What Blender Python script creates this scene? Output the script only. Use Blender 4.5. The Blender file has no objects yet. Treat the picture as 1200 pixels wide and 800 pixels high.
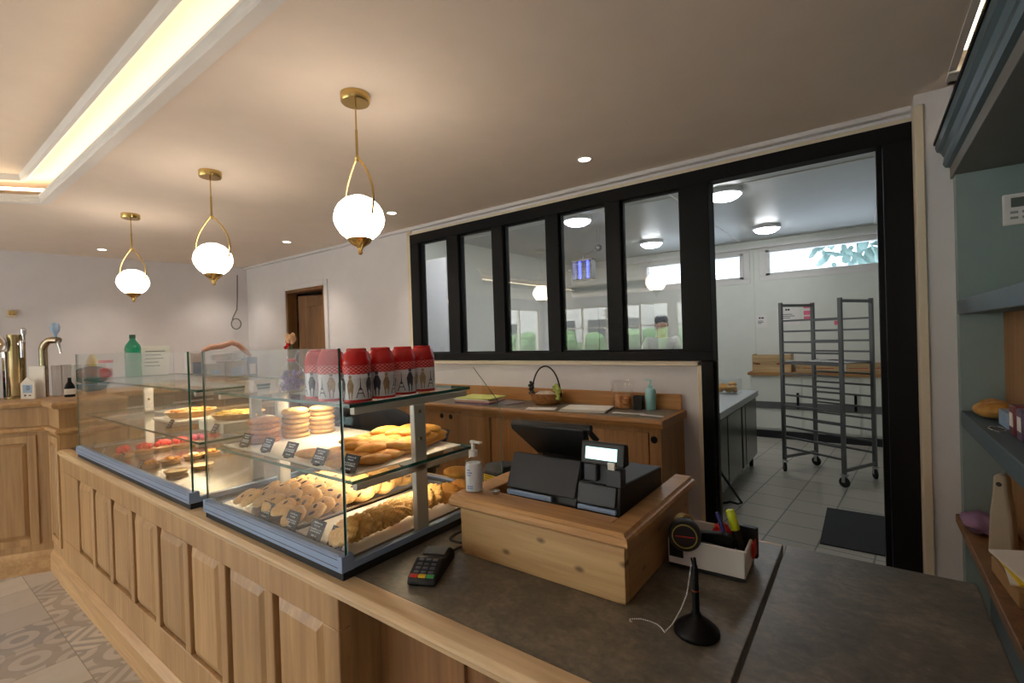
import bpy, bmesh, math, random
from mathutils import Vector, Matrix
R = math.radians
SC = bpy.context.scene
COL = SC.collection
random.seed(11)
U = random.uniform

# ------------------------------------------------------------------ mesh builder
class MB:
    def __init__(s):
        s.v, s.f, s.mi, s.cur, s.M = [], [], [], 0, Matrix()
    def at(s, loc=(0, 0, 0), rot=(0, 0, 0), sc=1.0):
        s.M = Matrix.Translation(loc) @ Matrix.Rotation(rot[2], 4, 'Z') @ Matrix.Rotation(rot[1], 4, 'Y') @ Matrix.Rotation(rot[0], 4, 'X') @ Matrix.Scale(sc, 4)
        return s
    def add(s, vs, fs, mis=None):
        b = len(s.v)
        s.v += [tuple(s.M @ Vector(v)) for v in vs]
        s.f += [[b + i for i in f] for f in fs]
        s.mi += mis if mis else [s.cur] * len(fs)
        return s
    def box(s, x0, x1, y0, y1, z0, z1, mis=None):
        vs = [(x0, y0, z0), (x1, y0, z0), (x1, y1, z0), (x0, y1, z0), (x0, y0, z1), (x1, y0, z1), (x1, y1, z1), (x0, y1, z1)]
        return s.add(vs, [(3, 2, 1, 0), (4, 5, 6, 7), (0, 1, 5, 4), (1, 2, 6, 5), (2, 3, 7, 6), (3, 0, 4, 7)], mis)
    def prism(s, pts, axis, a, b):
        def m(p, t):
            return {'z': (p[0], p[1], t), 'x': (t, p[0], p[1]), 'y': (p[0], t, p[1])}[axis]
        n = len(pts)
        vs = [m(p, a) for p in pts] + [m(p, b) for p in pts]
        fs = [list(range(n)), list(range(2 * n - 1, n - 1, -1))]
        fs += [(i, (i + 1) % n, n + (i + 1) % n, n + i) for i in range(n)]
        return s.add(vs, fs)
    def lathe(s, prof, c=(0, 0, 0), n=24, rip=None):
        vs, fs = [], []
        for i, (r, z) in enumerate(prof):
            for k in range(n):
                a = 2 * math.pi * k / n
                q = r if rip is None else r * (1 + rip(i, a))
                vs.append((c[0] + q * math.cos(a), c[1] + q * math.sin(a), c[2] + z))
        for i in range(len(prof) - 1):
            for k in range(n):
                k2 = (k + 1) % n
                fs.append((i * n + k, i * n + k2, (i + 1) * n + k2, (i + 1) * n + k))
        if prof[0][0] > 1e-6: fs.append(tuple(range(n - 1, -1, -1)))
        if prof[-1][0] > 1e-6: fs.append(tuple(range((len(prof) - 1) * n, len(prof) * n)))
        return s.add(vs, fs)
    def tube(s, pts, r, n=8, closed=False):
        P = [Vector(p) for p in pts]
        m = len(P)
        vs, fs = [], []
        up = None
        for i, p in enumerate(P):
            if closed: t = P[(i + 1) % m] - P[i - 1]
            else: t = P[min(i + 1, m - 1)] - P[max(i - 1, 0)]
            t.normalize()
            if up is None:
                up = Vector((0, 0, 1)) if abs(t.z) < .9 else Vector((1, 0, 0))
            u = (up - t * up.dot(t))
            if u.length < 1e-5: u = t.orthogonal()
            u.normalize(); w = t.cross(u); up = u
            rr = r[i] if isinstance(r, (list, tuple)) else r
            for k in range(n):
                a = 2 * math.pi * k / n
                vs.append(p + u * (rr * math.cos(a)) + w * (rr * math.sin(a)))
        for i in range(m if closed else m - 1):
            j = (i + 1) % m
            for k in range(n):
                k2 = (k + 1) % n
                fs.append((i * n + k, i * n + k2, j * n + k2, j * n + k))
        if not closed:
            fs.append(tuple(range(n - 1, -1, -1))); fs.append(tuple(range((m - 1) * n, m * n)))
        return s.add(vs, fs)
    def bar(s, a, b, w, h):
        """square bar from a to b (any direction)"""
        a, b = Vector(a), Vector(b)
        t = (b - a).normalized()
        up = Vector((0, 0, 1)) if abs(t.z) < .95 else Vector((0, 1, 0))
        x = t.cross(up).normalized() * (w / 2); y = x.cross(t).normalized() * (h / 2)
        vs = [a - x - y, a + x - y, a + x + y, a - x + y, b - x - y, b + x - y, b + x + y, b - x + y]
        return s.add(vs, [(3, 2, 1, 0), (4, 5, 6, 7), (0, 1, 5, 4), (1, 2, 6, 5), (2, 3, 7, 6), (3, 0, 4, 7)])
    def ell(s, c, rx, ry, rz, nu=16, nv=10, fn=None):
        vs, fs = [], []
        vs.append((0, 0, -1))
        for j in range(1, nv):
            t = math.pi * j / nv - math.pi / 2
            for k in range(nu):
                a = 2 * math.pi * k / nu
                vs.append((math.cos(t) * math.cos(a), math.cos(t) * math.sin(a), math.sin(t)))
        vs.append((0, 0, 1))
        out = []
        for v in vs:
            q = fn(*v) if fn else 1.0
            out.append((c[0] + v[0] * rx * q, c[1] + v[1] * ry * q, c[2] + v[2] * rz * q))
        for k in range(nu):
            fs.append((0, 1 + (k + 1) % nu, 1 + k))
            e = 1 + (nv - 2) * nu
            fs.append((e + k, e + (k + 1) % nu, len(vs) - 1))
        for j in range(nv - 2):
            for k in range(nu):
                a, b = 1 + j * nu + k, 1 + j * nu + (k + 1) % nu
                fs.append((a, b, b + nu, a + nu))
        return s.add(out, fs)
    def sweep(s, prof, path, closed=False):
        """profile of (offset to the left of the path, z) swept along a 2-D path with mitred corners"""
        P = [Vector((p[0], p[1])) for p in path]
        n, m = len(prof), len(P)
        vs, fs = [], []
        for i, p in enumerate(P):
            d1 = (P[i] - P[i - 1]).normalized() if (i > 0 or closed) else None
            d2 = (P[(i + 1) % m] - P[i]).normalized() if (i < m - 1 or closed) else None
            d1 = d1 or d2; d2 = d2 or d1
            n1, n2 = Vector((-d1.y, d1.x)), Vector((-d2.y, d2.x))
            b = (n1 + n2).normalized(); k = 1 / max(.3, b.dot(n1))
            for o, z in prof:
                q = p + b * (o * k)
                vs.append((q.x, q.y, z))
        for i in range(m if closed else m - 1):
            j = (i + 1) % m
            for k in range(n):
                k2 = (k + 1) % n
                fs.append((i * n + k, i * n + k2, j * n + k2, j * n + k))
        if not closed:
            fs.append(tuple(range(n))); fs.append(tuple(range((m - 1) * n, m * n)))
        return s.add(vs, fs)
    def glass(s, x0, x1, y0, y1, z0, z1):
        """slab whose two largest faces are material 0 and whose thin edges are material 1"""
        d = [x1 - x0, y1 - y0, z1 - z0]; a = d.index(min(d))
        g = {2: (0, 1), 1: (2, 4), 0: (3, 5)}[a]
        return s.box(x0, x1, y0, y1, z0, z1, [0 if i in g else 1 for i in range(6)])
    def build(s, name, mats, parent=None, origin=None, bevel=0, seg=2, smooth=38, label=None, local=False):
        if not isinstance(mats, (list, tuple)): mats = [mats]
        if local: W = Matrix()
        elif origin is not None: W = Matrix.Translation(origin).inverted()
        elif parent is not None: W = parent_world(parent).inverted()
        else: W = Matrix()
        me = bpy.data.meshes.new(name)
        me.from_pydata([W @ Vector(v) for v in s.v], [], s.f)
        bm = bmesh.new(); bm.from_mesh(me)
        for i, f in enumerate(bm.faces): f.material_index = s.mi[i]
        bmesh.ops.recalc_face_normals(bm, faces=bm.faces)
        bm.to_mesh(me); bm.free()
        for m in mats: me.materials.append(m)
        if smooth:
            me.shade_smooth(); me.set_sharp_from_angle(angle=R(smooth))
        o = bpy.data.objects.new(name, me); COL.objects.link(o)
        if origin is not None and not parent: o.location = origin
        if parent is not None: o.parent = parent
        if bevel:
            b = o.modifiers.new('edge', 'BEVEL'); b.width = bevel; b.segments = seg; b.limit_method = 'ANGLE'; b.angle_limit = R(35)
            b.harden_normals = False
        if label: o['label'] = label
        return o

def parent_world(o):
    m = o.matrix_basis.copy()
    while o.parent is not None:
        o = o.parent; m = o.matrix_basis @ m
    return m
def tag(o, label, cat, group=None, kind=None):
    o['label'] = label; o['category'] = cat
    if group: o['group'] = group
    if kind: o['kind'] = kind
    return o
def thing(name, label, cat, loc=(0, 0, 0), rz=0.0, group=None):
    o = bpy.data.objects.new(name, None); COL.objects.link(o)
    o.empty_display_size = .05
    o.location = loc; o.rotation_euler = (0, 0, rz)
    o.matrix_basis = Matrix.Translation(loc) @ Matrix.Rotation(rz, 4, 'Z')
    return tag(o, label, cat, group)
def struct(o):
    o['kind'] = 'structure'; return o
def dup(root, loc, rot=None, label=None, group=None, sc=None):
    r = root.copy(); COL.objects.link(r); r.location = loc
    if rot is not None: r.rotation_euler = rot
    if sc is not None: r.scale = sc
    if label: r['label'] = label
    if group: r['group'] = group
    for ch in list(root.children):
        c = ch.copy(); COL.objects.link(c); c.parent = r
        for g in list(ch.children):
            d = g.copy(); COL.objects.link(d); d.parent = c
    return r

# ------------------------------------------------------------------ materials
class NT:
    def __init__(s, name):
        s.m = bpy.data.materials.new(name); s.m.use_nodes = True
        s.t = s.m.node_tree; s.t.nodes.clear()
        s.out = s.t.nodes.new('ShaderNodeOutputMaterial')
    def n(s, typ, ins=None, **kw):
        nd = s.t.nodes.new('ShaderNode' + typ)
        for k, v in kw.items(): setattr(nd, k, v)
        for k, v in (ins or {}).items():
            if isinstance(v, bpy.types.NodeSocket): s.t.links.new(v, nd.inputs[k])
            else: nd.inputs[k].default_value = v
        return nd
    def math(s, op, a, b=0.0):
        return s.n('Math', {0: a, 1: b}, operation=op).outputs[0]
    def mix(s, f, a, b, blend='MIX'):
        nd = s.t.nodes.new('ShaderNodeMix'); nd.data_type = 'RGBA'; nd.blend_type = blend
        for i, v in ((0, f), (6, a), (7, b)):
            if isinstance(v, bpy.types.NodeSocket): s.t.links.new(v, nd.inputs[i])
            else: nd.inputs[i].default_value = v if i == 0 else c4(v)
        return nd.outputs[2]
    def ramp(s, f, stops):
        nd = s.t.nodes.new('ShaderNodeValToRGB'); s.t.links.new(f, nd.inputs[0])
        el = nd.color_ramp.elements
        while len(el) > len(stops): el.remove(el[-1])
        while len(el) < len(stops): el.new(1)
        for e, (p, c) in zip(el, stops): e.position = p; e.color = c4(c)
        return nd.outputs[0]
    def obj(s, scale=(1, 1, 1), rot=(0, 0, 0)):
        t = s.n('TexCoord')
        return s.n('Mapping', {'Vector': t.outputs['Object'], 'Scale': scale, 'Rotation': rot}).outputs[0]
    def noise(s, vec, scale, detail=4, rough=.55, dist=0):
        return s.n('TexNoise', {'Vector': vec, 'Scale': scale, 'Detail': detail, 'Roughness': rough, 'Distortion': dist}).outputs[0]
    def bump(s, h, strength, dist=.01):
        return s.n('Bump', {'Height': h, 'Strength': strength, 'Distance': dist}).outputs[0]
    def bsdf(s, **kw):
        nd = s.t.nodes.new('ShaderNodeBsdfPrincipled')
        for k, v in kw.items():
            k = k.replace('_', ' ')
            if isinstance(v, bpy.types.NodeSocket): s.t.links.new(v, nd.inputs[k])
            elif k in ('Base Color', 'Emission Color'): nd.inputs[k].default_value = c4(v)
            else: nd.inputs[k].default_value = v
        return nd.outputs[0]
    def done(s, sh):
        s.t.links.new(sh, s.out.inputs[0]); return s.m
def c4(c): return (c[0], c[1], c[2], 1.0)
def hx(r, g, b):
    """an sRGB 0-255 colour as linear"""
    return tuple((v / 255 / 12.92) if v / 255 < .04045 else ((v / 255 + .055) / 1.055) ** 2.4 for v in (r, g, b))

def paint(name, col, rough=.5, metal=0.0, var=.06, vs=6.0, bump=0.0, bs=60.0, **kw):
    k = NT(name); v = k.obj()
    a = tuple(max(0, c * (1 - var)) for c in col); b = tuple(min(1, c * (1 + var)) for c in col)
    base = k.ramp(k.noise(v, vs, 3), [(.3, a), (.7, b)])
    d = dict(Base_Color=base, Roughness=rough, Metallic=metal)
    if bump: d['Normal'] = k.bump(k.noise(v, bs, 4), bump)
    for q, w in kw.items(): d[q] = w
    return k.done(k.bsdf(**d))
def wood(name, light, dark, axis='z', rough=.42, fine=55.0, knots=0.0, rnd=.12):
    k = NT(name)
    st = {'x': (.06, 1, 1), 'y': (1, .06, 1), 'z': (1, 1, .06)}[axis]
    v = k.obj(st)
    info = k.n('ObjectInfo').outputs['Random']
    off = k.n('VectorMath', {0: v, 1: k.n('CombineXYZ', {0: k.math('MULTIPLY', info, 7.0), 1: k.math('MULTIPLY', info, 3.0), 2: info}).outputs[0]}, operation='ADD').outputs[0]
    g = k.noise(off, fine, 5, .6, .4)
    w = k.noise(off, 9.0, 3, .5, 1.2)
    f = k.math('ADD', k.math('MULTIPLY', g, .45), k.math('MULTIPLY', w, .55))
    base = k.ramp(f, [(.34, dark), (.5, tuple((a + b) / 2 for a, b in zip(light, dark))), (.64, light)])
    if knots:
        ks = k.n('SeparateXYZ', {0: k.obj()})
        kv = k.n('CombineXYZ', {0: k.math('MULTIPLY', ks.outputs[0 if axis == 'x' else 1], .55), 1: ks.outputs[2], 2: 0.0}).outputs[0]
        kd = k.n('TexVoronoi', {'Vector': kv, 'Scale': 11.0, 'Randomness': 1.0}, voronoi_dimensions='2D').outputs['Distance']
        m = k.n('MapRange', {'Value': kd, 'From Min': .035, 'From Max': .115, 'To Min': knots, 'To Max': 0.0}).outputs[0]
        base = k.mix(m, base, tuple(c * .3 for c in dark))
    vr = k.n('MapRange', {'Value': info, 'To Min': 1 - rnd, 'To Max': 1 + rnd}).outputs[0]
    base = k.n('HueSaturation', {'Value': vr, 'Color': base}).outputs[0]
    return k.done(k.bsdf(Base_Color=base, Roughness=rough, Normal=k.bump(g, .12, .004)))
def glow(name, col, strength):
    k = NT(name)
    return k.done(k.bsdf(Base_Color=col, Emission_Color=col, Emission_Strength=strength, Roughness=.4))
def clear(name, tint=(.97, .99, .98), ior=1.5, gain=1.0, rough=0.0, top=1.0):
    """thin sheet glass: transmits straight through, reflects by Fresnel"""
    k = NT(name)
    f0 = ((ior - 1) / (ior + 1)) ** 2 * gain
    fc = k.n('LayerWeight', {'Blend': .5}).outputs['Facing']
    fr = k.math('ADD', k.math('MULTIPLY', k.math('POWER', fc, 5.0), (1 - f0) * top), f0)
    tr = k.n('BsdfTransparent', {'Color': c4(tint)}).outputs[0]
    gl = k.n('BsdfGlossy', {'Color': (1, 1, 1, 1), 'Roughness': rough}).outputs[0]
    return k.done(k.n('MixShader', {0: fr, 1: tr, 2: gl}).outputs[0])

M = {}
M['wall'] = paint('wall_paint', hx(224, 222, 227), .75, var=.02, bump=.04, bs=180)
M['ceil'] = paint('ceiling_paint', hx(238, 224, 210), .8, var=.02)
M['ceil_white'] = paint('moulding_paint', hx(232, 228, 224), .6, var=.015)
M['kwall'] = paint('kitchen_panel', hx(226, 228, 218), .35, var=.02)
M['cream'] = paint('cream_trim', hx(226, 214, 192), .5, var=.02)
M['oak'] = wood('oak_upright', hx(190, 154, 108), hx(154, 118, 78), 'z')
M['oakx'] = wood('oak_along', hx(232, 204, 164), hx(198, 162, 120), 'x', .35)
M['oaky'] = wood('oak_across', hx(222, 190, 146), hx(186, 148, 104), 'y', .35)
M['knotty'] = wood('knotty_oak', hx(216, 182, 132), hx(186, 146, 98), 'x', .4, knots=.85)
M['knottyz'] = wood('knotty_oak_side', hx(200, 160, 112), hx(166, 124, 82), 'y', .4, knots=.5)
M['cab'] = wood('cabinet_veneer', hx(176, 132, 84), hx(140, 98, 58), 'z', .5, fine=70)
M['cabx'] = wood('cabinet_edge', hx(184, 134, 78), hx(146, 98, 52), 'x', .4)
M['plinth'] = wood('oak_plinth', hx(196, 160, 114), hx(162, 124, 82), 'x', .4)
M['rim'] = wood('oak_rim', hx(204, 160, 108), hx(166, 120, 72), 'x', .35)
M['winered'] = paint('wine_red_card', hx(104, 40, 48), .5, var=.1)
M['plumcard'] = paint('plum_card', hx(96, 72, 100), .5, var=.1)
M['shade_wood'] = wood('brown_veneer', hx(150, 108, 66), hx(112, 76, 44), 'z', .5)
M['unitwood'] = wood('unit_back_veneer', hx(170, 126, 80), hx(136, 96, 58), 'z', .5)
M['black'] = paint('black_lacquer', hx(14, 14, 17), .5, var=.1, Specular_IOR_Level=.18)
M['blackmatt'] = paint('black_plastic', hx(18, 19, 22), .5, var=.12)
M['navy'] = paint('register_plastic', hx(34, 37, 46), .45, var=.05)
M['rubber'] = paint('dark_rubber', hx(30, 30, 32), .8, var=.15)
M['steel'] = paint('brushed_steel', hx(190, 190, 192), .32, .9, var=.05, vs=30)
M['alu'] = paint('satin_aluminium', hx(136, 158, 192), .42, .25, var=.03)
M['aluw'] = paint('white_aluminium', hx(206, 204, 198), .4, .3, var=.03)
M['darksteel'] = paint('rack_steel', hx(112, 114, 114), .45, .4, var=.08)
M['brass'] = paint('polished_brass', hx(206, 176, 112), .25, 1.0, var=.05)
M['kceil'] = paint('kitchen_ceiling_panel', hx(194, 197, 195), .4, var=.02)
M['chain'] = paint('dull_ball_chain', hx(206, 206, 206), .35, .6)
M['chrome'] = paint('chrome', hx(222, 222, 224), .12, 1.0, var=.02)
M['white'] = paint('white_plastic', hx(232, 232, 234), .4, var=.02)
M['paper'] = paint('white_paper', hx(236, 232, 226), .8, var=.02)
M['greyblue'] = paint('grey_blue_paint', hx(138, 158, 160), .55, var=.04)
M['greyblued'] = paint('grey_blue_edge', hx(76, 96, 106), .5, var=.05)
M['soffit'] = paint('unit_soffit', hx(120, 120, 118), .7, var=.04)
M['deck'] = paint('deck_steel', hx(150, 138, 126), .22, .85, var=.12, vs=14)
M['liner'] = paint('white_liner', hx(244, 236, 222), .55, var=.015)
M['slate'] = paint('slate_card', hx(34, 36, 40), .6, var=.1)
M['chalk'] = paint('chalk_ink', hx(206, 208, 212), .7, var=.05)
M['red'] = paint('red_lacquer', hx(206, 28, 30), .18, var=.06)
M['redmatt'] = paint('red_plastic', hx(206, 40, 36), .4, var=.06)
M['yellow'] = paint('yellow_label', hx(232, 200, 40), .5, var=.05)
M['lime'] = paint('lime_plastic', hx(206, 226, 48), .35, var=.03)
M['blue'] = paint('blue_plastic', hx(52, 62, 140), .4, var=.06)
M['sky_blue'] = paint('light_blue_board', hx(150, 176, 206), .6, var=.1, vs=20)
M['teal'] = paint('teal_plastic', hx(158, 214, 220), .3, var=.04)
M['skin'] = paint('skin', hx(206, 156, 128), .5, var=.06, vs=14)
M['hair'] = paint('dark_hair', hx(30, 24, 22), .5, var=.3, vs=60)
M['shirt_black'] = paint('black_cloth', hx(24, 26, 34), .85, var=.15, vs=18)
M['shirt_white'] = paint('white_cloth', hx(224, 222, 214), .85, var=.04, vs=14)
M['trouser'] = paint('grey_trousers', hx(60, 64, 76), .85, var=.08)
M['purple'] = paint('mauve_cloth', hx(150, 116, 150), .85, var=.12, vs=20)
M['pink_cloth'] = paint('pinkish_cloth', hx(222, 178, 156), .85, var=.08, vs=20)
M['edge_green'] = paint('cut_glass_edge', hx(36, 92, 78), .15, var=.15, vs=10)
M['edge_pale'] = paint('pale_glass_edge', hx(124, 150, 142), .2, var=.1)
M['glass'] = clear('case_glass', (.975, .99, .985), 1.45)
M['shelf'] = clear('shelf_glass', (.97, .99, .985), 1.45, .8, .04, .4)
M['pane'] = clear('partition_glass', (.95, .97, .97), 1.5, 1.5)
M['kpane'] = clear('daylight_dimming_pane', (.34, .36, .38), 1.5, 1.0)  # tint added to hold back the daylight through the kitchen windows
M['clearfilm'] = clear('clear_film', (.985, .985, .985), 1.4, 1.5)
M['bottle_clear'] = clear('clear_plastic', (.965, .975, .985), 1.45, 1.0, .02)
M['bottle_green'] = clear('green_plastic', (.12, .62, .45), 1.5, 1.2, .05)
M['gold_glass'] = clear('drinking_glass', (.9, .89, .88), 1.5, 1.5)
M['globe'] = glow('opal_globe_light', hx(255, 236, 214), 16.0)
M['led'] = glow('warm_led', hx(255, 236, 200), 9.0)
M['caseled'] = glow('display_led', hx(255, 232, 196), 58.0)
M['spot'] = glow('downlight_lens', hx(255, 238, 214), 14.0)
M['dome'] = glow('kitchen_dome_light', hx(248, 250, 252), 34.0)
M['uv'] = glow('blue_violet_tube', hx(50, 60, 255), 9.0)
M['display'] = glow('lit_display', hx(206, 246, 250), 1.25)

def stone():
    k = NT('stone_laminate'); v = k.obj()
    a = k.noise(v, 5.0, 6, .6, .6); b = k.noise(v, 70.0, 4, .6); c = k.noise(k.obj((1, 1.6, 1), (0, 0, .5)), 22.0, 5, .65, .8)
    f = k.math('ADD', k.math('MULTIPLY', a, .5), k.math('ADD', k.math('MULTIPLY', b, .2), k.math('MULTIPLY', c, .3)))
    base = k.ramp(f, [(.36, hx(80, 76, 70)), (.5, hx(106, 100, 90)), (.62, hx(134, 125, 110))])
    return k.done(k.bsdf(Base_Color=base, Roughness=.36, Specular_IOR_Level=.3, Normal=k.bump(b, .06, .003)))
M['stone'] = stone()

def patch_tiles():
    k = NT('patterned_cement_tiles')
    T = .30
    v = k.obj((1 / T, 1 / T, 1), (0, 0, R(0)))
    fl = k.n('VectorMath', {0: v}, operation='FLOOR').outputs[0]
    fr = k.n('VectorMath', {0: v}, operation='FRACTION').outputs[0]
    sep = k.n('SeparateXYZ', {0: fr})
    u = k.math('SUBTRACT', sep.outputs[0], .5); w = k.math('SUBTRACT', sep.outputs[1], .5)
    au, aw = k.math('ABSOLUTE', u), k.math('ABSOLUTE', w)
    wn = k.n('TexWhiteNoise', {'Vector': fl}, noise_dimensions='2D')
    rnd = wn.outputs['Value']; rs = k.n('SeparateColor', {0: wn.outputs['Color']})
    dia = k.math('ADD', au, aw)
    cir = k.math('SQRT', k.math('ADD', k.math('MULTIPLY', u, u), k.math('MULTIPLY', w, w)))
    corner = k.math('SQRT', k.math('ADD', k.math('POWER', k.math('SUBTRACT', .5, au), 2.0), k.math('POWER', k.math('SUBTRACT', .5, aw), 2.0)))
    sel = k.n('Mix', {0: k.math('GREATER_THAN', rs.outputs[0], .5), 2: dia, 3: k.math('MINIMUM', cir, corner)}).outputs[0]
    wave = k.math('SINE', k.math('MULTIPLY', sel, 24.0))
    ink = k.n('MapRange', {'Value': wave, 'From Min': -.1, 'From Max': .25}).outputs[0]
    plain = k.math('GREATER_THAN', rnd, .42)
    base = k.ramp(rs.outputs[1], [(.0, hx(206, 198, 186)), (.5, hx(184, 178, 172)), (1, hx(214, 206, 192))])
    inkc = k.ramp(rs.outputs[2], [(.0, hx(122, 118, 120)), (.5, hx(150, 132, 108)), (1, hx(110, 110, 118))])
    col = k.mix(k.math('MULTIPLY', k.math('MULTIPLY', ink, plain), .55), base, inkc)
    wear = k.noise(k.obj(), 9.0, 5)
    col = k.mix(k.n('MapRange', {'Value': wear, 'From Min': .45, 'From Max': .7, 'To Max': .35}).outputs[0], col, hx(186, 176, 162))
    gr = k.math('GREATER_THAN', k.math('MAXIMUM', au, aw), .492)
    col = k.mix(k.math('MULTIPLY', gr, .6), col, hx(120, 112, 104))
    return k.done(k.bsdf(Base_Color=col, Roughness=.38))
M['tiles'] = patch_tiles()
def ktiles():
    k = NT('kitchen_floor_tiles')
    v = k.obj((1, 1, 1), (0, 0, R(5)))
    b = k.n('TexBrick', {'Vector': v, 'Color1': c4(hx(172, 166, 154)), 'Color2': c4(hx(180, 173, 160)), 'Mortar': c4(hx(96, 92, 86)), 'Scale': 1.0, 'Mortar Size': .006, 'Brick Width': .33, 'Row Height': .33, 'Mortar Smooth': .1}, offset=0.0)
    col = k.mix(k.math('MULTIPLY', k.noise(k.obj((1, 3, 1)), 8.0, 4), .3), b.outputs[0], hx(150, 144, 132))
    return k.done(k.bsdf(Base_Color=col, Roughness=.33))
M['ktiles'] = ktiles()
def baked(name, light, dark, sc=30.0, ridges=None):
    k = NT(name); v = k.obj()
    a = k.noise(v, sc, 5, .6)
    base = k.ramp(a, [(.3, dark), (.65, light)])
    h = a
    vr = k.n('MapRange', {'Value': k.n('ObjectInfo').outputs['Random'], 'To Min': .80, 'To Max': 1.12}).outputs[0]
    base = k.n('HueSaturation', {'Value': vr, 'Color': base}).outputs[0]
    if ridges:
        w = k.n('TexWave', {'Vector': v, 'Scale': ridges, 'Distortion': 2.5, 'Detail': 2.0}, bands_direction='X').outputs[1]
        base = k.mix(k.math('MULTIPLY', w, .45), base, dark); h = w
    return k.done(k.bsdf(Base_Color=base, Roughness=.55, Normal=k.bump(h, .18, .003)))
M['cookie'] = baked('cookie_dough', hx(242, 200, 132), hx(222, 166, 96), 90)
M['choc'] = paint('dark_chocolate', hx(62, 32, 20), .4, var=.2, vs=80)
M['biscuit'] = baked('golden_biscuit', hx(240, 202, 132), hx(220, 168, 96), 70)
M['biscuit_brown'] = baked('brown_biscuit', hx(204, 144, 78), hx(168, 104, 50), 70)
M['madeleine'] = baked('madeleine_sponge', hx(246, 188, 90), hx(228, 152, 60), 40)
M['flaky'] = baked('flaky_pastry', hx(246, 204, 126), hx(214, 152, 74), 60, 34.0)
M['crust'] = baked('tart_crust', hx(226, 180, 120), hx(196, 146, 86), 60)
M['straw'] = baked('glazed_strawberry', hx(232, 56, 48), hx(196, 20, 30), 60)
M['pinkfruit'] = baked('glazed_raspberry', hx(214, 60, 96), hx(170, 24, 60), 60)
M['apricot'] = baked('glazed_apricot', hx(240, 170, 60), hx(220, 124, 30), 60)
M['custard'] = baked('set_custard', hx(246, 222, 170), hx(232, 190, 120), 40)
M['lemon'] = baked('yellow_custard', hx(250, 206, 70), hx(232, 176, 40), 40)
M['bread'] = baked('bread_crust', hx(226, 176, 96), hx(190, 130, 58), 24)
M['wicker'] = baked('woven_wicker', hx(196, 140, 84), hx(140, 90, 48), 60, 120.0)
M['crate'] = wood('crate_wood', hx(206, 176, 130), hx(170, 138, 94), 'x', .7)
def leafy():
    k = NT('pine_foliage'); a = k.noise(k.obj(), 3.0, 6, .7)
    return k.done(k.bsdf(Base_Color=k.ramp(a, [(.35, hx(84, 112, 106)), (.65, hx(150, 172, 164))]), Roughness=.8))
M['leaf'] = leafy()
def tin_print():
    k = NT('printed_tin'); s = k.n('SeparateXYZ', {0: k.obj()})
    z = s.outputs[2]; ang = k.math('ARCTAN2', s.outputs[1], s.outputs[0])
    chk = k.math('GREATER_THAN', k.math('MULTIPLY', k.math('SINE', k.math('MULTIPLY', ang, 18.0)), k.math('SINE', k.math('MULTIPLY', z, 620.0))), 0.0)
    redc, whi = hx(204, 30, 34), hx(238, 238, 246)
    ging = k.mix(chk, redc, hx(226, 120, 120))
    c = k.mix(k.math('GREATER_THAN', z, .082), whi, ging)
    c = k.mix(k.math('GREATER_THAN', z, .108), c, redc)
    c = k.mix(k.math('LESS_THAN', z, .008), c, redc)
    sm = k.noise(k.obj((1, 1, .6)), 120.0, 3)
    c = k.mix(k.math('MULTIPLY', k.math('MULTIPLY', k.math('GREATER_THAN', sm, .66), k.math('LESS_THAN', z, .070)), .25), c, hx(120, 120, 140))
    return k.done(k.bsdf(Base_Color=c, Roughness=.25))
M['tin'] = tin_print()
M['ink_dark'] = paint('tin_ink_dark', hx(58, 54, 84), .4, var=.3, vs=120)
M['ink_tan'] = paint('tin_ink_tan', hx(170, 140, 110), .4, var=.3, vs=120)
M['ink_red'] = paint('tin_ink_red', hx(190, 50, 60), .4, var=.2, vs=120)

# ================================================================== THE ROOM
CZ, YW, KY, KZ = 2.61, 3.025, 8.2, 2.94          # ceiling, partition wall, kitchen rear wall, kitchen ceiling
XL, XR, YF = -7.5, 1.05, -5.6
struct(MB().box(XL, XR, YF, YW + .06, -.06, 0).build('floor', M['tiles']))
struct(MB().box(-4.6, 1.5, YW + .06, KY + .1, -.06, 0).build('floor_kitchen', M['ktiles']))

# ceiling with its lit coffer: solid field around the tray, the tray's own lid higher up
TR = [(-.25, .782), (-4.625, .782), (-5.9, -.95), (-5.9, -4.6)]        # edge of the tray, seen from below
b = MB()
b.prism([(XL, .782), (-4.625, .782), (-.25, .782), (.31, .782), (.31, YW + .1), (XL, YW + .1)], 'z', CZ, CZ + .05)
b.prism([(XL, .782), (XL, YF), (-5.9, YF), (-5.9, -.95), (-4.625, .782)], 'z', CZ, CZ + .05)
b.box(-.25, .31, YF, .782, CZ, CZ + .05)
b.box(-5.9, -.25, YF, -4.6, CZ, CZ + .05)
b.box(.31, XR, 2.78, YW + .1, CZ, CZ + .05)
b.box(XL, XR, YF, YW + .1, 2.80, 2.86)
b.box(XL, XR, YW + .02, YW + .1, CZ, 2.86)
struct(b.build('ceiling', M['ceil'], smooth=0))
lip = [(0, CZ - .004), (.046, CZ - .004), (.050, CZ + .006), (.042, CZ + .012), (.042, CZ + .026), (.054, CZ + .036), (.054, CZ + .050), (.03, CZ + .052), (0, CZ + .052)]
struct(MB().sweep(lip, TR).build('trim_1', M['ceil_white'], smooth=20))
inner = [(-.55, .69), (-4.70, .69), (-5.72, -.74), (-5.72, -4.3)]
fr = [(0, 2.80), (0, 2.772), (.012, 2.766), (.022, 2.752), (.036, 2.760), (.044, 2.80)]
struct(MB().sweep(fr, inner).build('trim_2', M['ceil_white'], smooth=20))
led = thing('cove_light', 'warm strip light glowing along the ceiling coffer over the shop floor', 'strip light', (-3, .86, CZ + .05))
MB().sweep([(-.035, CZ + .098), (-.010, CZ + .098), (-.010, CZ + .112), (-.035, CZ + .112)], TR).build('glowing_strip', M['led'], led)
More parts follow.
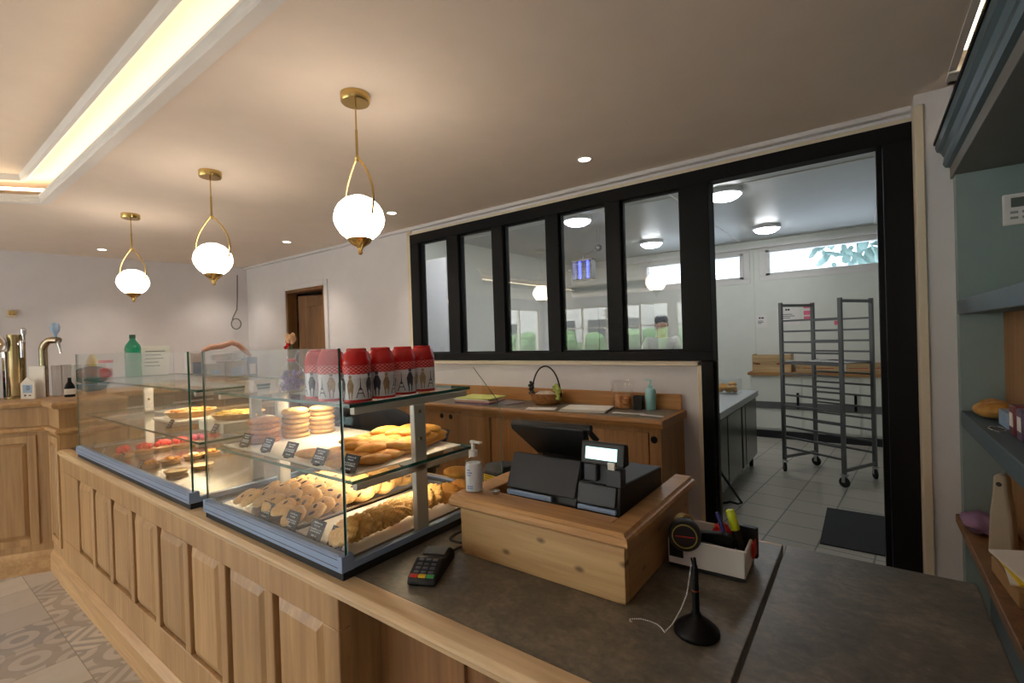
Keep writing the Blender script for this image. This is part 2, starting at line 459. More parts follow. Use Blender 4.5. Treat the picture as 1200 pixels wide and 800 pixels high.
# right-hand coffer above the shelving unit
lip2 = [(0, CZ - .004), (.03, CZ - .004), (.03, CZ + .05), (.012, CZ + .11), (0, CZ + .11)]
struct(MB().box(.300, .325, YF, 2.70, CZ - .004, CZ + .09).box(.300, XR, 2.70, 2.79, CZ - .012, CZ + .012).build('trim_3', M['ceil_white'], smooth=0))
led2 = thing('cove_light', 'warm strip light in the narrow coffer above the grey-blue shelving', 'strip light', (.9, .5, CZ + .05))
MB().box(.332, .352, -3.0, 2.66, CZ + .052, CZ + .066).build('glowing_strip', M['led'], led2)

# partition wall with opening for the inner door, the glazed band and the kitchen doorway
b = MB()
b.box(-6.9, -5.62, YW, YW + .12, 0, CZ).box(-5.62, -4.80, YW, YW + .12, 2.215, CZ).box(-4.80, -3.40, YW, YW + .12, 0, CZ)
b.box(-3.40, .20, YW + .004, YW + .12, 2.548, CZ).box(-3.40, -.80, YW, YW + .12, 0, 1.365)
struct(b.build('wall_partition', M['wall'], smooth=0))
struct(MB().box(.20, .335, 2.876, YW + .2, 0, CZ).build('wall_pier', M['wall'], smooth=0))
t = MB()
t.box(-3.425, -3.365, YW - .012, YW + .05, 1.36, 2.585)
t.box(-3.425, .20, YW - .012, YW + .05, 2.537, 2.562)
t.box(-3.425, -.735, YW - .022, YW + .05, 1.352, 1.384)
t.box(-.83, -.735, YW - .022, YW + .10, 0, 1.384)
t.box(.198, .232, YW - .16, YW, 0, 2.56)
struct(t.build('trim_4', M['cream'], bevel=.004))
struct(MB().box(-6.9, .2, YW - .035, YW + .02, CZ - .028, CZ).build('trim_5', M['wall'], bevel=.006))

# black glazed partition frame: five fixed lights and the doorway
fr = MB()
y0, y1 = YW - .03, YW + .06
fr.box(-3.362, .20, y0, y1, 2.452, 2.536)
fr.box(-3.362, -.735, y0, y1, 1.386, 1.446)
for a, c in ((-3.362, -3.25), (-2.897, -2.765), (-2.397, -2.285), (-1.886, -1.776), (-1.406, -1.296), (-.907, -.735)):
    fr.box(a, c, y0, y1, 1.446, 2.452)
fr.box(-.805, -.735, y0 + .005, y1, 0, 1.386)
fr.box(.085, .20, y0, y1, 0, 2.452).box(.06, .10, y1, y1 + .12, 0, 2.47).box(.10, .20, y1, y1 + .14, 0, 2.47)
fr.box(-.79, -.735, y1, y1 + .04, 0, 2.47)
for a, c in ((-3.25, -2.897), (-2.765, -2.397), (-2.285, -1.886), (-1.776, -1.406), (-1.296, -.907)):       # glazing beads
    for q in ((a, a + .012, 1.446, 2.452), (c - .012, c, 1.446, 2.452), (a, c, 1.446, 1.458), (a, c, 2.44, 2.452)):
        fr.box(q[0], q[1], YW - .004, YW + .03, q[2], q[3])
W1 = struct(fr.build('window_1', M['black'], bevel=.003))
for a, c in ((-3.25, -2.897), (-2.765, -2.397), (-2.285, -1.886), (-1.776, -1.406), (-1.296, -.907)):
    MB().box(a, c, YW + .008, YW + .016, 1.446, 2.452).build('glass_pane', M['pane'], W1, smooth=0)

# inner door standing ajar in the partition
d = MB().box(-5.62, -5.585, YW - .012, YW + .11, 0, 2.215).box(-4.835, -4.80, YW - .012, YW + .11, 0, 2.215).box(-5.62, -4.80, YW - .012, YW + .11, 2.18, 2.215)
DF = struct(d.build('door_1', M['shade_wood'], bevel=.004))
struct(MB().box(-5.68, -5.62, YW - .02, YW, 0, 2.275).box(-4.80, -4.74, YW - .02, YW, 0, 2.275).box(-5.62, -4.80, YW - .02, YW, 2.215, 2.275).build('trim_7', M['wall'], bevel=.004))
DL = MB()
DL.at((-5.585, YW + .10, 0), (0, 0, R(15)))
DL.box(.05, .84, -.02, .02, .01, 2.15)
dl = DL.build('door_leaf', M['shade_wood'], DF, bevel=.003)
q = MB().at((-5.585, YW + .10, 0), (0, 0, R(15)))
for z0, z1 in ((.2, 1.0), (1.12, 2.02)):
    q.box(.17, .72, -.032, -.018, z0, z1)
q.build('raised_panel', M['shade_wood'], dl, bevel=.008)
hh = MB().at((-5.585, YW + .10, 0), (0, 0, R(15))); hh.box(.76, .79, -.03, -.02, .98, 1.16).tube([(.775, -.03, 1.05), (.775, -.07, 1.05), (.66, -.07, 1.05)], .009)
hh.build('handle', M['steel'], dl)
struct(MB().box(-6.2, -4.2, YW + 1.3, YW + 1.36, 0, 2.6).box(-6.2, -6.15, YW + .12, YW + 1.3, 0, 2.6).box(-4.62, -4.6, YW + .12, YW + 1.3, 0, 2.6).box(-6.2, -4.6, YW + .12, YW + 1.36, 2.5, 2.6).box(-6.2, -4.6, YW + .06, YW + 1.36, -.06, 0).build('wall_corridor', M['wall'], smooth=0))

# remaining shell
struct(MB().prism([(-6.60, YW + .12), (-6.72, 2.4), (-6.98, .8), (-7.15, -1.6), (-7.45, -1.6), (-7.45, YW + .12)], 'z', 0, CZ + .05).build('wall_back', M['wall'], smooth=0))
struct(MB().box(.31, XR, 2.79, 2.86, CZ, 2.80).build('trim_8', M['ceil_white'], smooth=0))
struct(MB().box(XR, XR + .12, YF, YW + .1, 0, 2.86).build('wall_right', M['wall'], smooth=0))
# street side: shop windows behind and to the left of the viewer
b = MB()
b.box(XL, XR, YF - .15, YF, 0, .35).box(XL, XR, YF - .15, YF, 2.35, 2.86)
for a, c in ((XL, -7.0), (-5.5, -5.35), (-3.85, -3.7), (-2.2, XR)):
    b.box(a, c, YF - .15, YF, .35, 2.35)
struct(b.build('wall_front', M['wall'], smooth=0))
n = 6
for a, c in ((-7.0, -5.5), (-5.35, -3.85), (-3.7, -2.2)):
    w = MB(); z0, z1 = .35, 2.35
    w.box(a, a + .05, YF - .1, YF - .02, z0, z1).box(c - .05, c, YF - .1, YF - .02, z0, z1).box(a, c, YF - .1, YF - .02, z0, z0 + .05).box(a, c, YF - .1, YF - .02, z1 - .05, z1)
    m = (a + c) / 2; w.box(m - .025, m + .025, YF - .1, YF - .02, z0, z1).box(a, c, YF - .1, YF - .02, 1.75, 1.79)
    wf = struct(w.build('window_%d' % n, M['cream'], bevel=.004)); n += 1
b = MB()
b.box(XL - .15, XL, YF, -1.6, 0, .35).box(XL - .15, XL, YF, -1.6, 2.35, 2.86).box(XL - .15, XL, YF, -5.4, .35, 2.35).box(XL - .15, XL, -3.5, -1.6, .35, 2.35)
struct(b.build('wall_left', M['wall'], smooth=0))
for a, c in ((-5.4, -3.5),):
    w = MB(); w.box(XL - .1, XL - .03, a, a + .05, .35, 2.35).box(XL - .1, XL - .03, c - .05, c, .35, 2.35).box(XL - .1, XL - .03, a, c, .35, .4).box(XL - .1, XL - .03, a, c, 2.3, 2.35).box(XL - .1, XL - .03, (a + c) / 2 - .025, (a + c) / 2 + .025, .35, 2.35)
    struct(w.build('window_%d' % n, M['cream'], bevel=.004)); n += 1

# the street: pavement, hedge and the houses opposite, seen only as reflections in the glass
struct(MB().box(-40, 25, -40, YF - .2, -.12, -.06).box(-40, XL - .2, YF - .2, 8, -.12, -.06).build('exterior_pavement', paint('pavement', hx(150, 148, 144), .8), smooth=0))
fac = paint('street_render', hx(178, 172, 164), .85, var=.1, vs=.6)
for x0_, x1_, h_ in ((-22, -13.5, 5.5), (-13.2, -5.5, 4.6), (-5.2, 2.5, 5.2)):
    f_ = struct(MB().box(x0_, x1_, -17, -14.5, -.06, h_).build('exterior_building', fac, smooth=0))
    for i_ in range(4):
        xx = x0_ + .9 + i_ * (x1_ - x0_ - 1.2) / 4
        MB().box(xx, xx + .9, -14.5, -14.46, .9, 2.3).build('window', M['rubber'], f_)
struct(MB().box(-24, -20, -12, 3, -.06, 4.8).build('exterior_building', fac, smooth=0))
hd = MB()
for i_ in range(160): hd.ell((U(-14, 2), U(-12.6, -11.4), U(.2, 1.5)), .5, .4, .4, 7, 5)
tag(hd.build('hedge', paint('hedge_leaves', hx(70, 96, 50), .8, var=.3, vs=8), None, smooth=30), 'green hedge across the street, mirrored in the partition panes', 'hedge', kind='stuff')

# ------------------------------------------------------------------ kitchen shell
struct(MB().box(-4.6, 1.5, YW + .12, KY + .1, KZ, KZ + .08).build('ceiling_kitchen', M['kceil'], smooth=0))
s = MB()
for x in (-1.55, .12): s.box(x, x + .012, YW + .13, KY, KZ - .006, KZ + .01)
s.box(-4.6, 1.5, 4.9, 4.912, KZ - .006, KZ + .01)
s.box(-4.6, 1.5, KY - .09, KY - .05, KZ - .13, KZ - .09)
struct(s.build('trim_6', M['ceil_white'], smooth=0))
wins = [(-3.12, -1.515, 2.36, 2.765), (-1.205, .60, 2.385, 2.775)]
b = MB()
b.box(-4.6, 1.5, KY, KY + .14, 0, 2.36).box(-4.6, 1.5, KY, KY + .14, 2.775, KZ)
for a, c in ((-4.6, -3.12), (-1.515, -1.205), (.60, 1.5)): b.box(a, c, KY, KY + .14, 2.36, 2.775)
b.box(-1.205, .60, KY, KY + .14, 2.36, 2.385).box(-3.12, -1.515, KY, KY + .14, 2.765, 2.775)
b.box(-1.385, -1.37, KY - .012, KY, 0, KZ)
struct(b.build('wall_kitchen_rear', M['kwall'], smooth=0))
struct(MB().box(-4.7, -4.6, YW + .12, KY, 0, KZ).build('wall_kitchen_left', M['kwall'], smooth=0))
struct(MB().box(1.5, 1.6, YW + .12, KY, 0, KZ).build('wall_kitchen_right', M['kwall'], smooth=0))
struct(MB().box(-4.6, 1.5, YW + .121, YW + .14, 2.55, KZ).box(.2, 1.5, YW + .121, YW + .14, 0, KZ).box(-4.6, -3.4, YW + .121, YW + .14, 0, KZ).build('wall_kitchen_front', M['kwall'], smooth=0))
for i, (a, c, z0, z1) in enumerate(wins):
    w = MB(); f = .055
    w.box(a, a + f, KY - .02, KY + .1, z0, z1).box(c - f, c, KY - .02, KY + .1, z0, z1).box(a, c, KY - .02, KY + .1, z0, z0 + f * .7).box(a, c, KY - .02, KY + .1, z1 - f * .7, z1)
    w.box(a - .09, c + .09, KY - .012, KY + .01, z1, z1 + .07).box(a - .09, c + .09, KY - .012, KY + .01, z0 - .07, z0).box(a - .09, a, KY - .012, KY + .01, z0, z1).box(c, c + .09, KY - .012, KY + .01, z0, z1)
    wf = struct(w.build('window_%d' % (i + 2), M['ceil_white'], bevel=.003))
    MB().box(a + f, c - f, KY + .04, KY + .05, z0 + .03, z1 - .03).build('glass_pane', M['kpane'], wf, smooth=0)
struct(MB().box(-1.39, 1.5, KY - .46, KY, 0, .10).build('baseboard_kitchen', M['rubber'], smooth=0))

# ================================================================== SERVICE COUNTER
WT = .90
ct = thing('service_counter', 'long oak service counter with panelled front and grey stone-look worktop carrying the glass cases', 'counter', (-2.2, 1.2, 0))
MB().box(-4.415, -1.185, .792, 1.64, .12, .858).box(-1.185, -.225, .90, 1.64, .0, .858).build('carcass', M['oak'], ct, bevel=.002)
MB().box(-1.183, -.225, .885, .898, 0, .858).box(-.86, -.83, .872, .886, 0, .858).build('recessed_front', M['shade_wood'], ct, bevel=.002)  # dark brown veneer carries the shade beneath the worktop overhang
# frame of stiles and rails proud of the panels
f = MB()
f.box(-4.415, -1.185, .752, .793, .765, .858).box(-4.415, -1.185, .752, .793, .15, .305)
edges = [(-1.552 - .345 * k, -1.262 - .345 * k) for k in range(8)]
xs = [-1.185] + [e for p in edges for e in (p[1], p[0])] + [-4.415]
for i in range(0, len(xs), 2): f.box(xs[i + 1], xs[i], .752, .793, .305, .765)
f.build('front_frame', M['oak'], ct, bevel=.004)
for a, c in edges:
    p = MB()
    # raised and fielded panel
    y = .791; g = .013
    vs = [(a + g, y, .309), (c - g, y, .309), (c - g, y, .761), (a + g, y, .761), (a + g, .768, .309), (c - g, .768, .309), (c - g, .768, .761), (a + g, .768, .761), (a + .040, .754, .345), (c - .040, .754, .345), (c - .040, .754, .725), (a + .040, .754, .725)]
    p.add(vs, [(3, 2, 1, 0), (0, 1, 5, 4), (1, 2, 6, 5), (2, 3, 7, 6), (3, 0, 4, 7), (4, 5, 9, 8), (5, 6, 10, 9), (6, 7, 11, 10), (7, 4, 8, 11), (8, 9, 10, 11)])
    p.build('raised_panel', M['oak'], ct, smooth=0)
MB().prism([(.728, 0), (.728, .118), (.738, .135), (.752, .15), (.77, .15), (.77, 0)], 'x', -4.415, -1.185).build('plinth', M['plinth'], ct, smooth=20)
nose = [(.803, .900), (.768, .900), (.752, .896), (.742, .886), (.741, .878), (.748, .868), (.750, .858), (.757, .852), (.803, .852)]
MB().prism(nose, 'x', -4.415, -.2175).build('edge_moulding', M['oakx'], ct, smooth=30)
MB().box(-4.415, -.2175, .803, 1.642, .858, WT).build('worktop', M['stone'], ct, bevel=.002)
MB().box(-4.415, -.2175, 1.642, 1.656, .858, WT).build('back_edge', M['oakx'], ct, bevel=.003)

fl = thing('counter_flap', 'dark stone-look lift-up counter flap between the counter end and the shelving', 'counter flap', (0, 1.2, .85))
MB().box(-.2085, .212, .62, 1.656, .862, WT).build('worktop', M['stone'], fl, bevel=.003)
MB().box(-.20, .205, .63, 1.65, .848, .862).build('underside', M['shade_wood'], fl)
MB().box(-.20, -.17, .63, .66, 0, .848).box(.17, .20, .63, .66, 0, .848).build('support_leg', M['shade_wood'], fl)

# ================================================================== GLASS DISPLAY CASES
def display_case(name, label, x0, x1, posts, backpane):
    T = thing(name, label, 'display case', ((x0 + x1) / 2, 1.1, WT))
    MB().box(x0 + .004, x1 - .004, .766, 1.50, WT + .0006, .925).build('plinth', M['rubber'], T, bevel=.002)
    pr = [(.760, .925), (.760, .964), (.768, .970), (.785, .970), (.786, .957), (.80, .957), (.80, .925)]
    MB().prism(pr, 'x', x0, x1).build('front_profile', M['alu'], T, smooth=20)
    r = MB()
    for z in (.936, .958): r.box(x0 + .002, x1 - .002, .7593, .7605, z, z + .0016)
    r.build('front_groove', M['navy'], T, smooth=0)
    MB().box(x1 - .022, x1, .80, 1.50, .925, .945).box(x0, x0 + .022, .80, 1.50, .925, .945).box(x0, x1, 1.48, 1.50, .925, .955).box(x1 - .02, x1 + .0015, .7592, .7985, .9255, .9702).box(x0 - .0015, x0 + .02, .7592, .7985, .9255, .9702).build('side_rail', M['alu'], T, bevel=.002)
    MB().box(x0 + .022, x1 - .022, .80, 1.48, .925, .945).build('deck', M['deck'], T)
    MB().glass(x0 + .002, x1 - .002, .772, .779, .957, 1.547).build('front_glass', [M['glass'], M['edge_green']], T, smooth=0)
    # side glass, cut low behind the front corner
    for xe, nm in backpane:
        g = MB()
        yy = [(.781, .95), (1.488, .95), (1.488, 1.302), (1.335, 1.457), (.781, 1.457)] if nm == 'low' else [(.781, .95), (1.30, .95), (1.30, 1.545), (.781, 1.545)]
        n = len(yy)
        vs = [(xe, a, z) for a, z in yy] + [(xe + .005, a, z) for a, z in yy]
        g.add(vs, [list(range(n)), list(range(2 * n - 1, n - 1, -1))] + [(i, (i + 1) % n, n + (i + 1) % n, n + i) for i in range(n)], [0, 0] + [1] * n)
        g.build('side_glass', [M['glass'], M['edge_pale']], T, smooth=0)
    for nm, z in (('top_shelf', 1.376), ('middle_shelf', 1.158)):
        MB().glass(x0 + .012, x1 - .006, .806, 1.318, z, z + .010).build(nm, [M['shelf'], M['edge_green']], T, smooth=0)
    for xp in posts:
        for z in (1.376, 1.158):
            MB().box(xp - .011, xp + .011, .822, 1.30, z - .022, z - .001).build('shelf_bracket', M['aluw'], T, bevel=.002)
    for xp in posts:
        MB().box(xp - .011, xp + .011, 1.045, 1.095, .925, 1.354).build('post', M['aluw'], T, bevel=.003)
    for xp in posts:
        for z in (1.325, 1.235): MB().box(xp + .011, xp + .014, 1.062, 1.074, z, z + .012).build('post_screw', M['brass'], T, bevel=.002)
    for y, z in ((1.10, 1.358), (1.10, 1.140)):
        c = MB()
        c.box(x0 + .05, x1 - .05, y, y + .004, z - .012, z + .012).box(x0 + .05, x1 - .05, y + .026, y + .030, z - .012, z + .012).box(x0 + .05, x1 - .05, y, y + .030, z + .008, z + .012)
        c.box(x0 + .05, x0 + .054, y, y + .030, z - .012, z + .012).box(x1 - .054, x1 - .05, y, y + .030, z - .012, z + .012)
        h_ = c.build('lamp_channel', M['aluw'], T, smooth=0)
        MB().box(x0 + .055, x1 - .055, y + .005, y + .025, z - .004, z + .006).build('lamp_strip', M['caseled'], h_, smooth=0)
    return T
display_case('glass_display_case', 'near glass display case with the open right end, red tins on its top shelf', -2.085, -1.172, [-1.1895, -2.06], [(-2.083, 'high'), (-1.177, 'low')])
display_case('glass_display_case', 'far glass display case holding the fruit tarts, green bottle on its top shelf', -4.0, -2.225, [-2.30, -3.74], [(-3.996, 'high'), (-2.234, 'high')])

# ================================================================== PASTRIES
dk = .946
def scatter_bumps(b, n, r, zf, s0, s1, fz=.6):
    for _ in range(n):
        a, q = U(0, 6.28), r * math.sqrt(U(0, 1)); s = U(s0, s1)
        b.ell((q * math.cos(a), q * math.sin(a), zf), s, s * U(.6, 1), s * fz, 7, 5)
# white liners under the food
def liner(label, x0, x1, y0, y1, z):
    o = MB().box(x0, x1, y0, y1, z, z + .003).box(x0, x1, y0, y0 + .003, z, z + .007).build('tray_liner', M['liner'], None, ((x0 + x1) / 2, (y0 + y1) / 2, z), bevel=.001)
    tag(o, label, 'tray liner')
liner('white tray liner on the middle shelf of the near case, under biscuits and madeleines', -2.06, -1.215, .83, 1.30, 1.1688)
liner('empty white tray liner between the chocolate cookies and the twisted pastries', -1.52, -1.205, .82, 1.345, dk)
o = MB().box(-1.985, -1.53, .815, 1.345, dk, dk + .004).box(-1.535, -1.53, .815, 1.345, dk, dk + .014).build('baking_tray', M['deck'], None, (-1.75, 1.08, dk), bevel=.001)
tag(o, 'thin metal tray under the chocolate chunk cookies in the near case', 'tray')

# chocolate chunk cookies, four shapes used over and over
protos = []
for q in range(4):
    sd = q * 1.7
    rip = lambda i, a, sd=sd: .05 * math.sin(3 * a + sd) + .035 * math.sin(7 * a + 2 * sd)
    b = MB().lathe([(.0, 0), (.034, 0), (.043, .005), (.042, .010), (.034, .0155), (.018, .0175), (0, .018)], n=22, rip=rip)
    b.cur = 1
    for k in range(1 + q % 2):
        a = sd + k * 2.6; r = (.012, .02, .004, .017)[q]; s = .0105 + .0025 * (q % 2)
        b.at((r * math.cos(a), r * math.sin(a), .0165), (0, 0, sd * 2 + k)).ell((0, 0, 0), s, s * .55, .004, 8, 6)
    b.at()
    ck = b.build('cookie', [M['cookie'], M['choc']], None, (0, 0, 0), smooth=60)
    tag(ck, 'flat golden cookie with dark chocolate chunks in the overlapping pile on the lower deck', 'cookie', 'chocolate chunk cookies in the near case')
    protos.append(ck)
first = [True] * 4
k = 0
for i in range(6):
    for j in range(10):
        x = -1.925 + i * .072 + U(-.008, .008) + (.02 if j % 2 else 0); y = .845 + j * .052 + U(-.006, .006)
        lift = .018 + .030 * math.sin(math.pi * (i + .5) / 6) + .012 * (j / 10)
        loc = (x, y, dk + .006 + lift); rot = (R(24 + U(-5, 5)), R(U(-8, 8) + (i - 2.5) * 4), U(0, 6.28))
        q = k % 4; k += 1
        # tilt about the world x axis after spinning the disc
        e = (Matrix.Rotation(R(27 + U(-5, 5)), 3, 'X') @ Matrix.Rotation(R((i - 2.5) * 4 + U(-5, 5)), 3, 'Y') @ Matrix.Rotation(U(0, 6.28), 3, 'Z')).to_euler()
        if first[q]:
            protos[q].location = loc; protos[q].rotation_euler = e; first[q] = False
        else: dup(protos[q], loc, e)

# madeleines on the middle shelf
def made():
    def fn(x, y, z):
        rid = 1 + (.05 * math.cos(26 * y) if z > -.3 else 0)
        return rid * (1 - .16 * max(0, x))
    b = MB().ell((0, 0, .015), .058, .029, .017, 28, 14, fn)
    return b.build('madeleine', M['madeleine'], None, (0, 0, 0), smooth=60)
md = made(); tag(md, 'golden shell-shaped madeleine in the heap at the right of the middle shelf', 'madeleine', 'madeleines on the middle shelf')
spots = []
ua, va = (math.cos(R(58)), math.sin(R(58))), (-math.sin(R(58)), math.cos(R(58)))
for z, x0_, x1_, y0_, y1_, off in ((1.1725, -1.53, -1.262, .862, 1.285, 0), (1.1945, -1.49, -1.275, .97, 1.275, .5), (1.2165, -1.45, -1.30, 1.10, 1.25, .2)):
    for a_ in range(-8, 9):
        for b_ in range(-12, 13):
            x = -1.36 + (a_ + off + .5 * (b_ % 2)) * .094 * ua[0] + (b_ + off) * .047 * va[0]; y = 1.07 + (a_ + off + .5 * (b_ % 2)) * .094 * ua[1] + (b_ + off) * .047 * va[1]
            if x0_ < x < x1_ and y0_ < y < y1_: spots.append((x, y, z, 0))
for i, (x, y, z, tl) in enumerate(spots):
    e = (R(U(-7, 7) + tl), R(U(-5, 5)), R(58 + U(-5, 5)))
    if i == 0: md.location = (x, y, z); md.rotation_euler = e
    else: dup(md, (x, y, z), e)
# flaky ridged pastries leaning along the right edge of the lower deck
def twist():
    def fn(x, y, z):
        a = math.atan2(y, x + .35)
        return 1 + .07 * math.cos(17 * a) * (1 if z > -.2 else .3)
    return MB().ell((0, 0, .024), .058, .048, .017, 64, 16, fn).build('twisted_pastry', M['flaky'], None, (0, 0, 0), smooth=70)
tw = twist(); tag(tw, 'ridged golden pastry leaning on the next along the open end of the near case', 'pastry', 'ridged pastries along the right edge of the near case')
for i in range(9):
    loc = (-1.270 + U(-.002, .002), .850 + i * .044, dk + .030 + .0012 * i); e = (Matrix.Rotation(R(U(-7, 7)), 3, 'Z') @ Matrix.Rotation(R(42 + U(-4, 4)), 3, 'X') @ Matrix.Rotation(R(U(-4, 4)), 3, 'Y') @ Matrix.Rotation(R(180 * (i % 2)), 3, 'Z')).to_euler()
    if i == 0: tw.location = loc; tw.rotation_euler = e
    else: dup(tw, loc, e)
# three scalloped turnovers behind them
def turnover():
    def fn(x, y, z):
        return 1 + .05 * math.cos(18 * math.atan2(y, x))
    b = MB().ell((0, 0, .018), .058, .040, .020, 54, 10, fn)
    return b.build('turnover', M['madeleine'], None, (0, 0, 0), smooth=60)
tv = turnover()
for i, (loc, e, lab) in enumerate([
    ((-1.265, 1.275, dk + .036), (R(50), 0, R(10)), 'orange-brown turnover standing behind the last twisted pastry'),
    ((-1.25, 1.335, dk + .036), (R(55), 0, R(-8)), 'turnover standing at the far end of the pastry row beside the wooden register stand'),
    ((-1.255, 1.325, dk + .092), (R(6), R(4), R(30)), 'ridged oval turnover lying on top of the two standing turnovers')]):
    o = tv if i == 0 else dup(tv, loc)
    o.location = loc; o.rotation_euler = e; tag(o, lab, 'pastry', 'turnovers in the near case')
# biscuit stacks on the middle shelf
def biscuit(m, r, name, lab, grp):
    rip = lambda i, a: .02 * math.sin(5 * a + i) + .012 * math.sin(11 * a)
    o = MB().lathe([(0, 0), (r * .9, 0), (r, .006), (r * .985, .013), (r * .85, .018), (0, .0195)], n=26, rip=rip).build(name, m, None, (0, 0, 0), smooth=60)
    return tag(o, lab, 'biscuit', grp)
for m, r, x, y, n, lab, grp in ((M['biscuit_brown'], .060, -1.965, .945, 5, 'dark golden round biscuit in the leftmost and widest biscuit stack', 'biscuits in the dark stack'),
                                (M['biscuit'], .054, -1.955, 1.075, 6, 'pale round biscuit in the stack between the dark stack and the rear stack', 'biscuits in the middle stack'),
                                (M['biscuit'], .053, -1.935, 1.185, 6, 'pale round biscuit in the stack nearest the madeleines, beside the lit post', 'biscuits in the rear stack')):
    p = biscuit(m, r, 'biscuit', lab, grp)
    for i in range(n):
        loc = (x + U(-.004, .004), y + U(-.004, .004), 1.1715 + i * .0198); e = (R(U(-2, 2)), R(U(-2, 2)), U(0, 6))
        if i == 0: p.location = loc; p.rotation_euler = e
        else: dup(p, loc, e)
# pies on the far case's middle shelf
def crustbowl(r, h, n=30):
    rip = lambda i, a: .025 * math.cos(18 * a) if i in (1, 2) else 0
    return MB().lathe([(0, 0), (r * .8, 0), (r, h), (r * .94, h), (r * .86, h * .72), (0, h * .70)], n=n, rip=rip)
def pie(label, x, y, z, r, h, fill, bump, cat='pie'):
    T = thing('pie', label, cat, (x, y, z))
    crustbowl(r, h).build('crust', M['crust'], T, local=True, smooth=50)
    b = MB().lathe([(0, h * .70), (r * .86, h * .72), (r * .7, h * .98), (0, h * 1.08)], n=24)
    scatter_bumps(b, 26, r * .72, h * 1.02, r * .08, r * .16, .5)
    b.build('filling', fill, T, local=True, smooth=60)
    return T
def board(label, x0, x1, y0, y1, z, h=.012, m='liner'):
    o = MB().box(x0, x1, y0, y1, z, z + h).build('cake_board', M[m], None, ((x0 + x1) / 2, (y0 + y1) / 2, z), bevel=.002)
    tag(o, label, 'cake board')
board('white board under the orange-brown pie on the far case middle shelf', -3.20, -2.90, .93, 1.20, 1.169)
pie('round pie with orange-brown lattice filling on the far case middle shelf', -3.05, 1.07, 1.182, .125, .034, M['apricot'], 0)
o = MB().box(-2.60, -2.33, .94, 1.19, 1.169, 1.215).build('cake_box', M['liner'], None, (-2.42, 1.06, 1.169), bevel=.004); tag(o, 'pale open cake box under the yellow custard pie', 'cake box')
pie('round yellow custard pie on a pale box at the near end of the far case', -2.465, 1.065, 1.217, .118, .026, M['lemon'], 0)
# fruit tartlets on the lower deck
def tartlet(label, x, y, fill, kind, r=.050):
    T = thing('tartlet', label, 'tartlet', (x, y, dk))
    crustbowl(r, .020, 26).build('crust', M['crust'], T, local=True, smooth=50)
    b = MB()
    if kind == 'berry':
        for _ in range(22):
            a, q = U(0, 6.28), r * .72 * math.sqrt(U(0, 1)); s = U(.013, .017)
            b.ell((q * math.cos(a), q * math.sin(a), .032 + (.024 * (1 - q / r))), s, s * .85, s, 8, 6)
        b.build('strawberries', fill, T, local=True, smooth=60)
    elif kind == 'slice':
        for _ in range(11):
            a, q = U(0, 6.28), r * .66 * math.sqrt(U(0, 1))
            b.ell((q * math.cos(a), q * math.sin(a), .025), .015, .010, .009, 8, 6)
        b.build('fruit_pieces', fill, T, local=True, smooth=60)
    else:
        b.lathe([(0, .013), (r * .86, .0145), (r * .5, .019), (0, .020)], n=22)
        b.build('custard', fill, T, local=True, smooth=60)
    return T
ys = [.853, .948, 1.043, 1.138, 1.233, 1.325]
fronts = ['first red berry tartlet from the front glass, far case lower deck', 'second red berry tartlet from the front glass', 'third red berry tartlet from the front glass', 'fourth red berry tartlet from the front glass', 'fifth tartlet from the front glass, with pinkish raspberries', 'last berry tartlet of the red row, nearest the staff side']
for i, y in enumerate(ys):
    tartlet(fronts[i], -3.46 + .006 * (i % 2), y + .01, M['pinkfruit'] if i == 4 else M['straw'], 'berry')
on = ['first orange fruit tartlet from the front glass', 'second orange fruit tartlet from the front glass', 'third tartlet of the orange row, with paler fruit', 'fourth orange fruit tartlet from the front glass', 'last pale nut tartlet of the orange row']
for i, y in enumerate([.865, .955, 1.065, 1.15, 1.245]):
    tartlet(on[i], -3.03 + .008 * (i % 2), y, M['apricot'] if i in (0, 1, 3) else M['custard'], 'slice')
tartlet('plain custard tartlet nearest the front glass in the far case', -2.735, .885, M['custard'], 'plain', .052)
tartlet('plain custard tartlet behind the first custard tartlet, beside the case end glass', -2.745, 1.0, M['custard'], 'plain', .052)

# ------------------------------------------------------------------ price tags: slate cards with chalk lines
def price_tag(label, x, y, z, w=.058, h=.046, lean=28, rz=0, mini=False):
    T = thing('price_tag', label, 'price tag', (x, y, z), R(rz))
    e = (R(-lean), 0, 0)
    MB().at((0, 0, 0), e).box(-w / 2, w / 2, 0, .002, .004, h).build('card', M['slate'], T, local=True, bevel=.0006)
    t = MB().at((0, 0, 0), e)
    rows = ((.80, .60), (.66, .44), (.48, .76), (.37, .76), (.17, .40)) if not mini else ((.7, .6), (.45, .7), (.22, .4))
    for k, (zz, ww) in enumerate(rows):
        n = max(3, int(ww * 9)); L = ww * w
        for q in range(n):                      # little strokes of handwriting
            a = -L / 2 + q * L / n
            t.box(a, a + L / n * U(.45, .85), -.0007, 0, h * zz, h * (zz + .05 + U(0, .03)))
    t.build('lettering', M['chalk'], T, local=True, smooth=0)
    MB().box(-.012, .012, -.006, .014, 0, .006).build('clip', M['blackmatt'], T, local=True, bevel=.001)
    return T
for lab, x, y in (('slate price tag leaning before the dark biscuit stack', -1.945, .85), ('slate price tag before the middle biscuit stack', -1.775, .85), ('slate price tag on the bare liner between biscuit stacks and madeleines', -1.615, .85),
                  ('slate price tag just left of the madeleines, seen through the front glass', -1.425, .845), ('slate price tag in front of the madeleines at the case corner', -1.262, .845)):
    price_tag(lab, x, y, 1.1715, .072, .056)
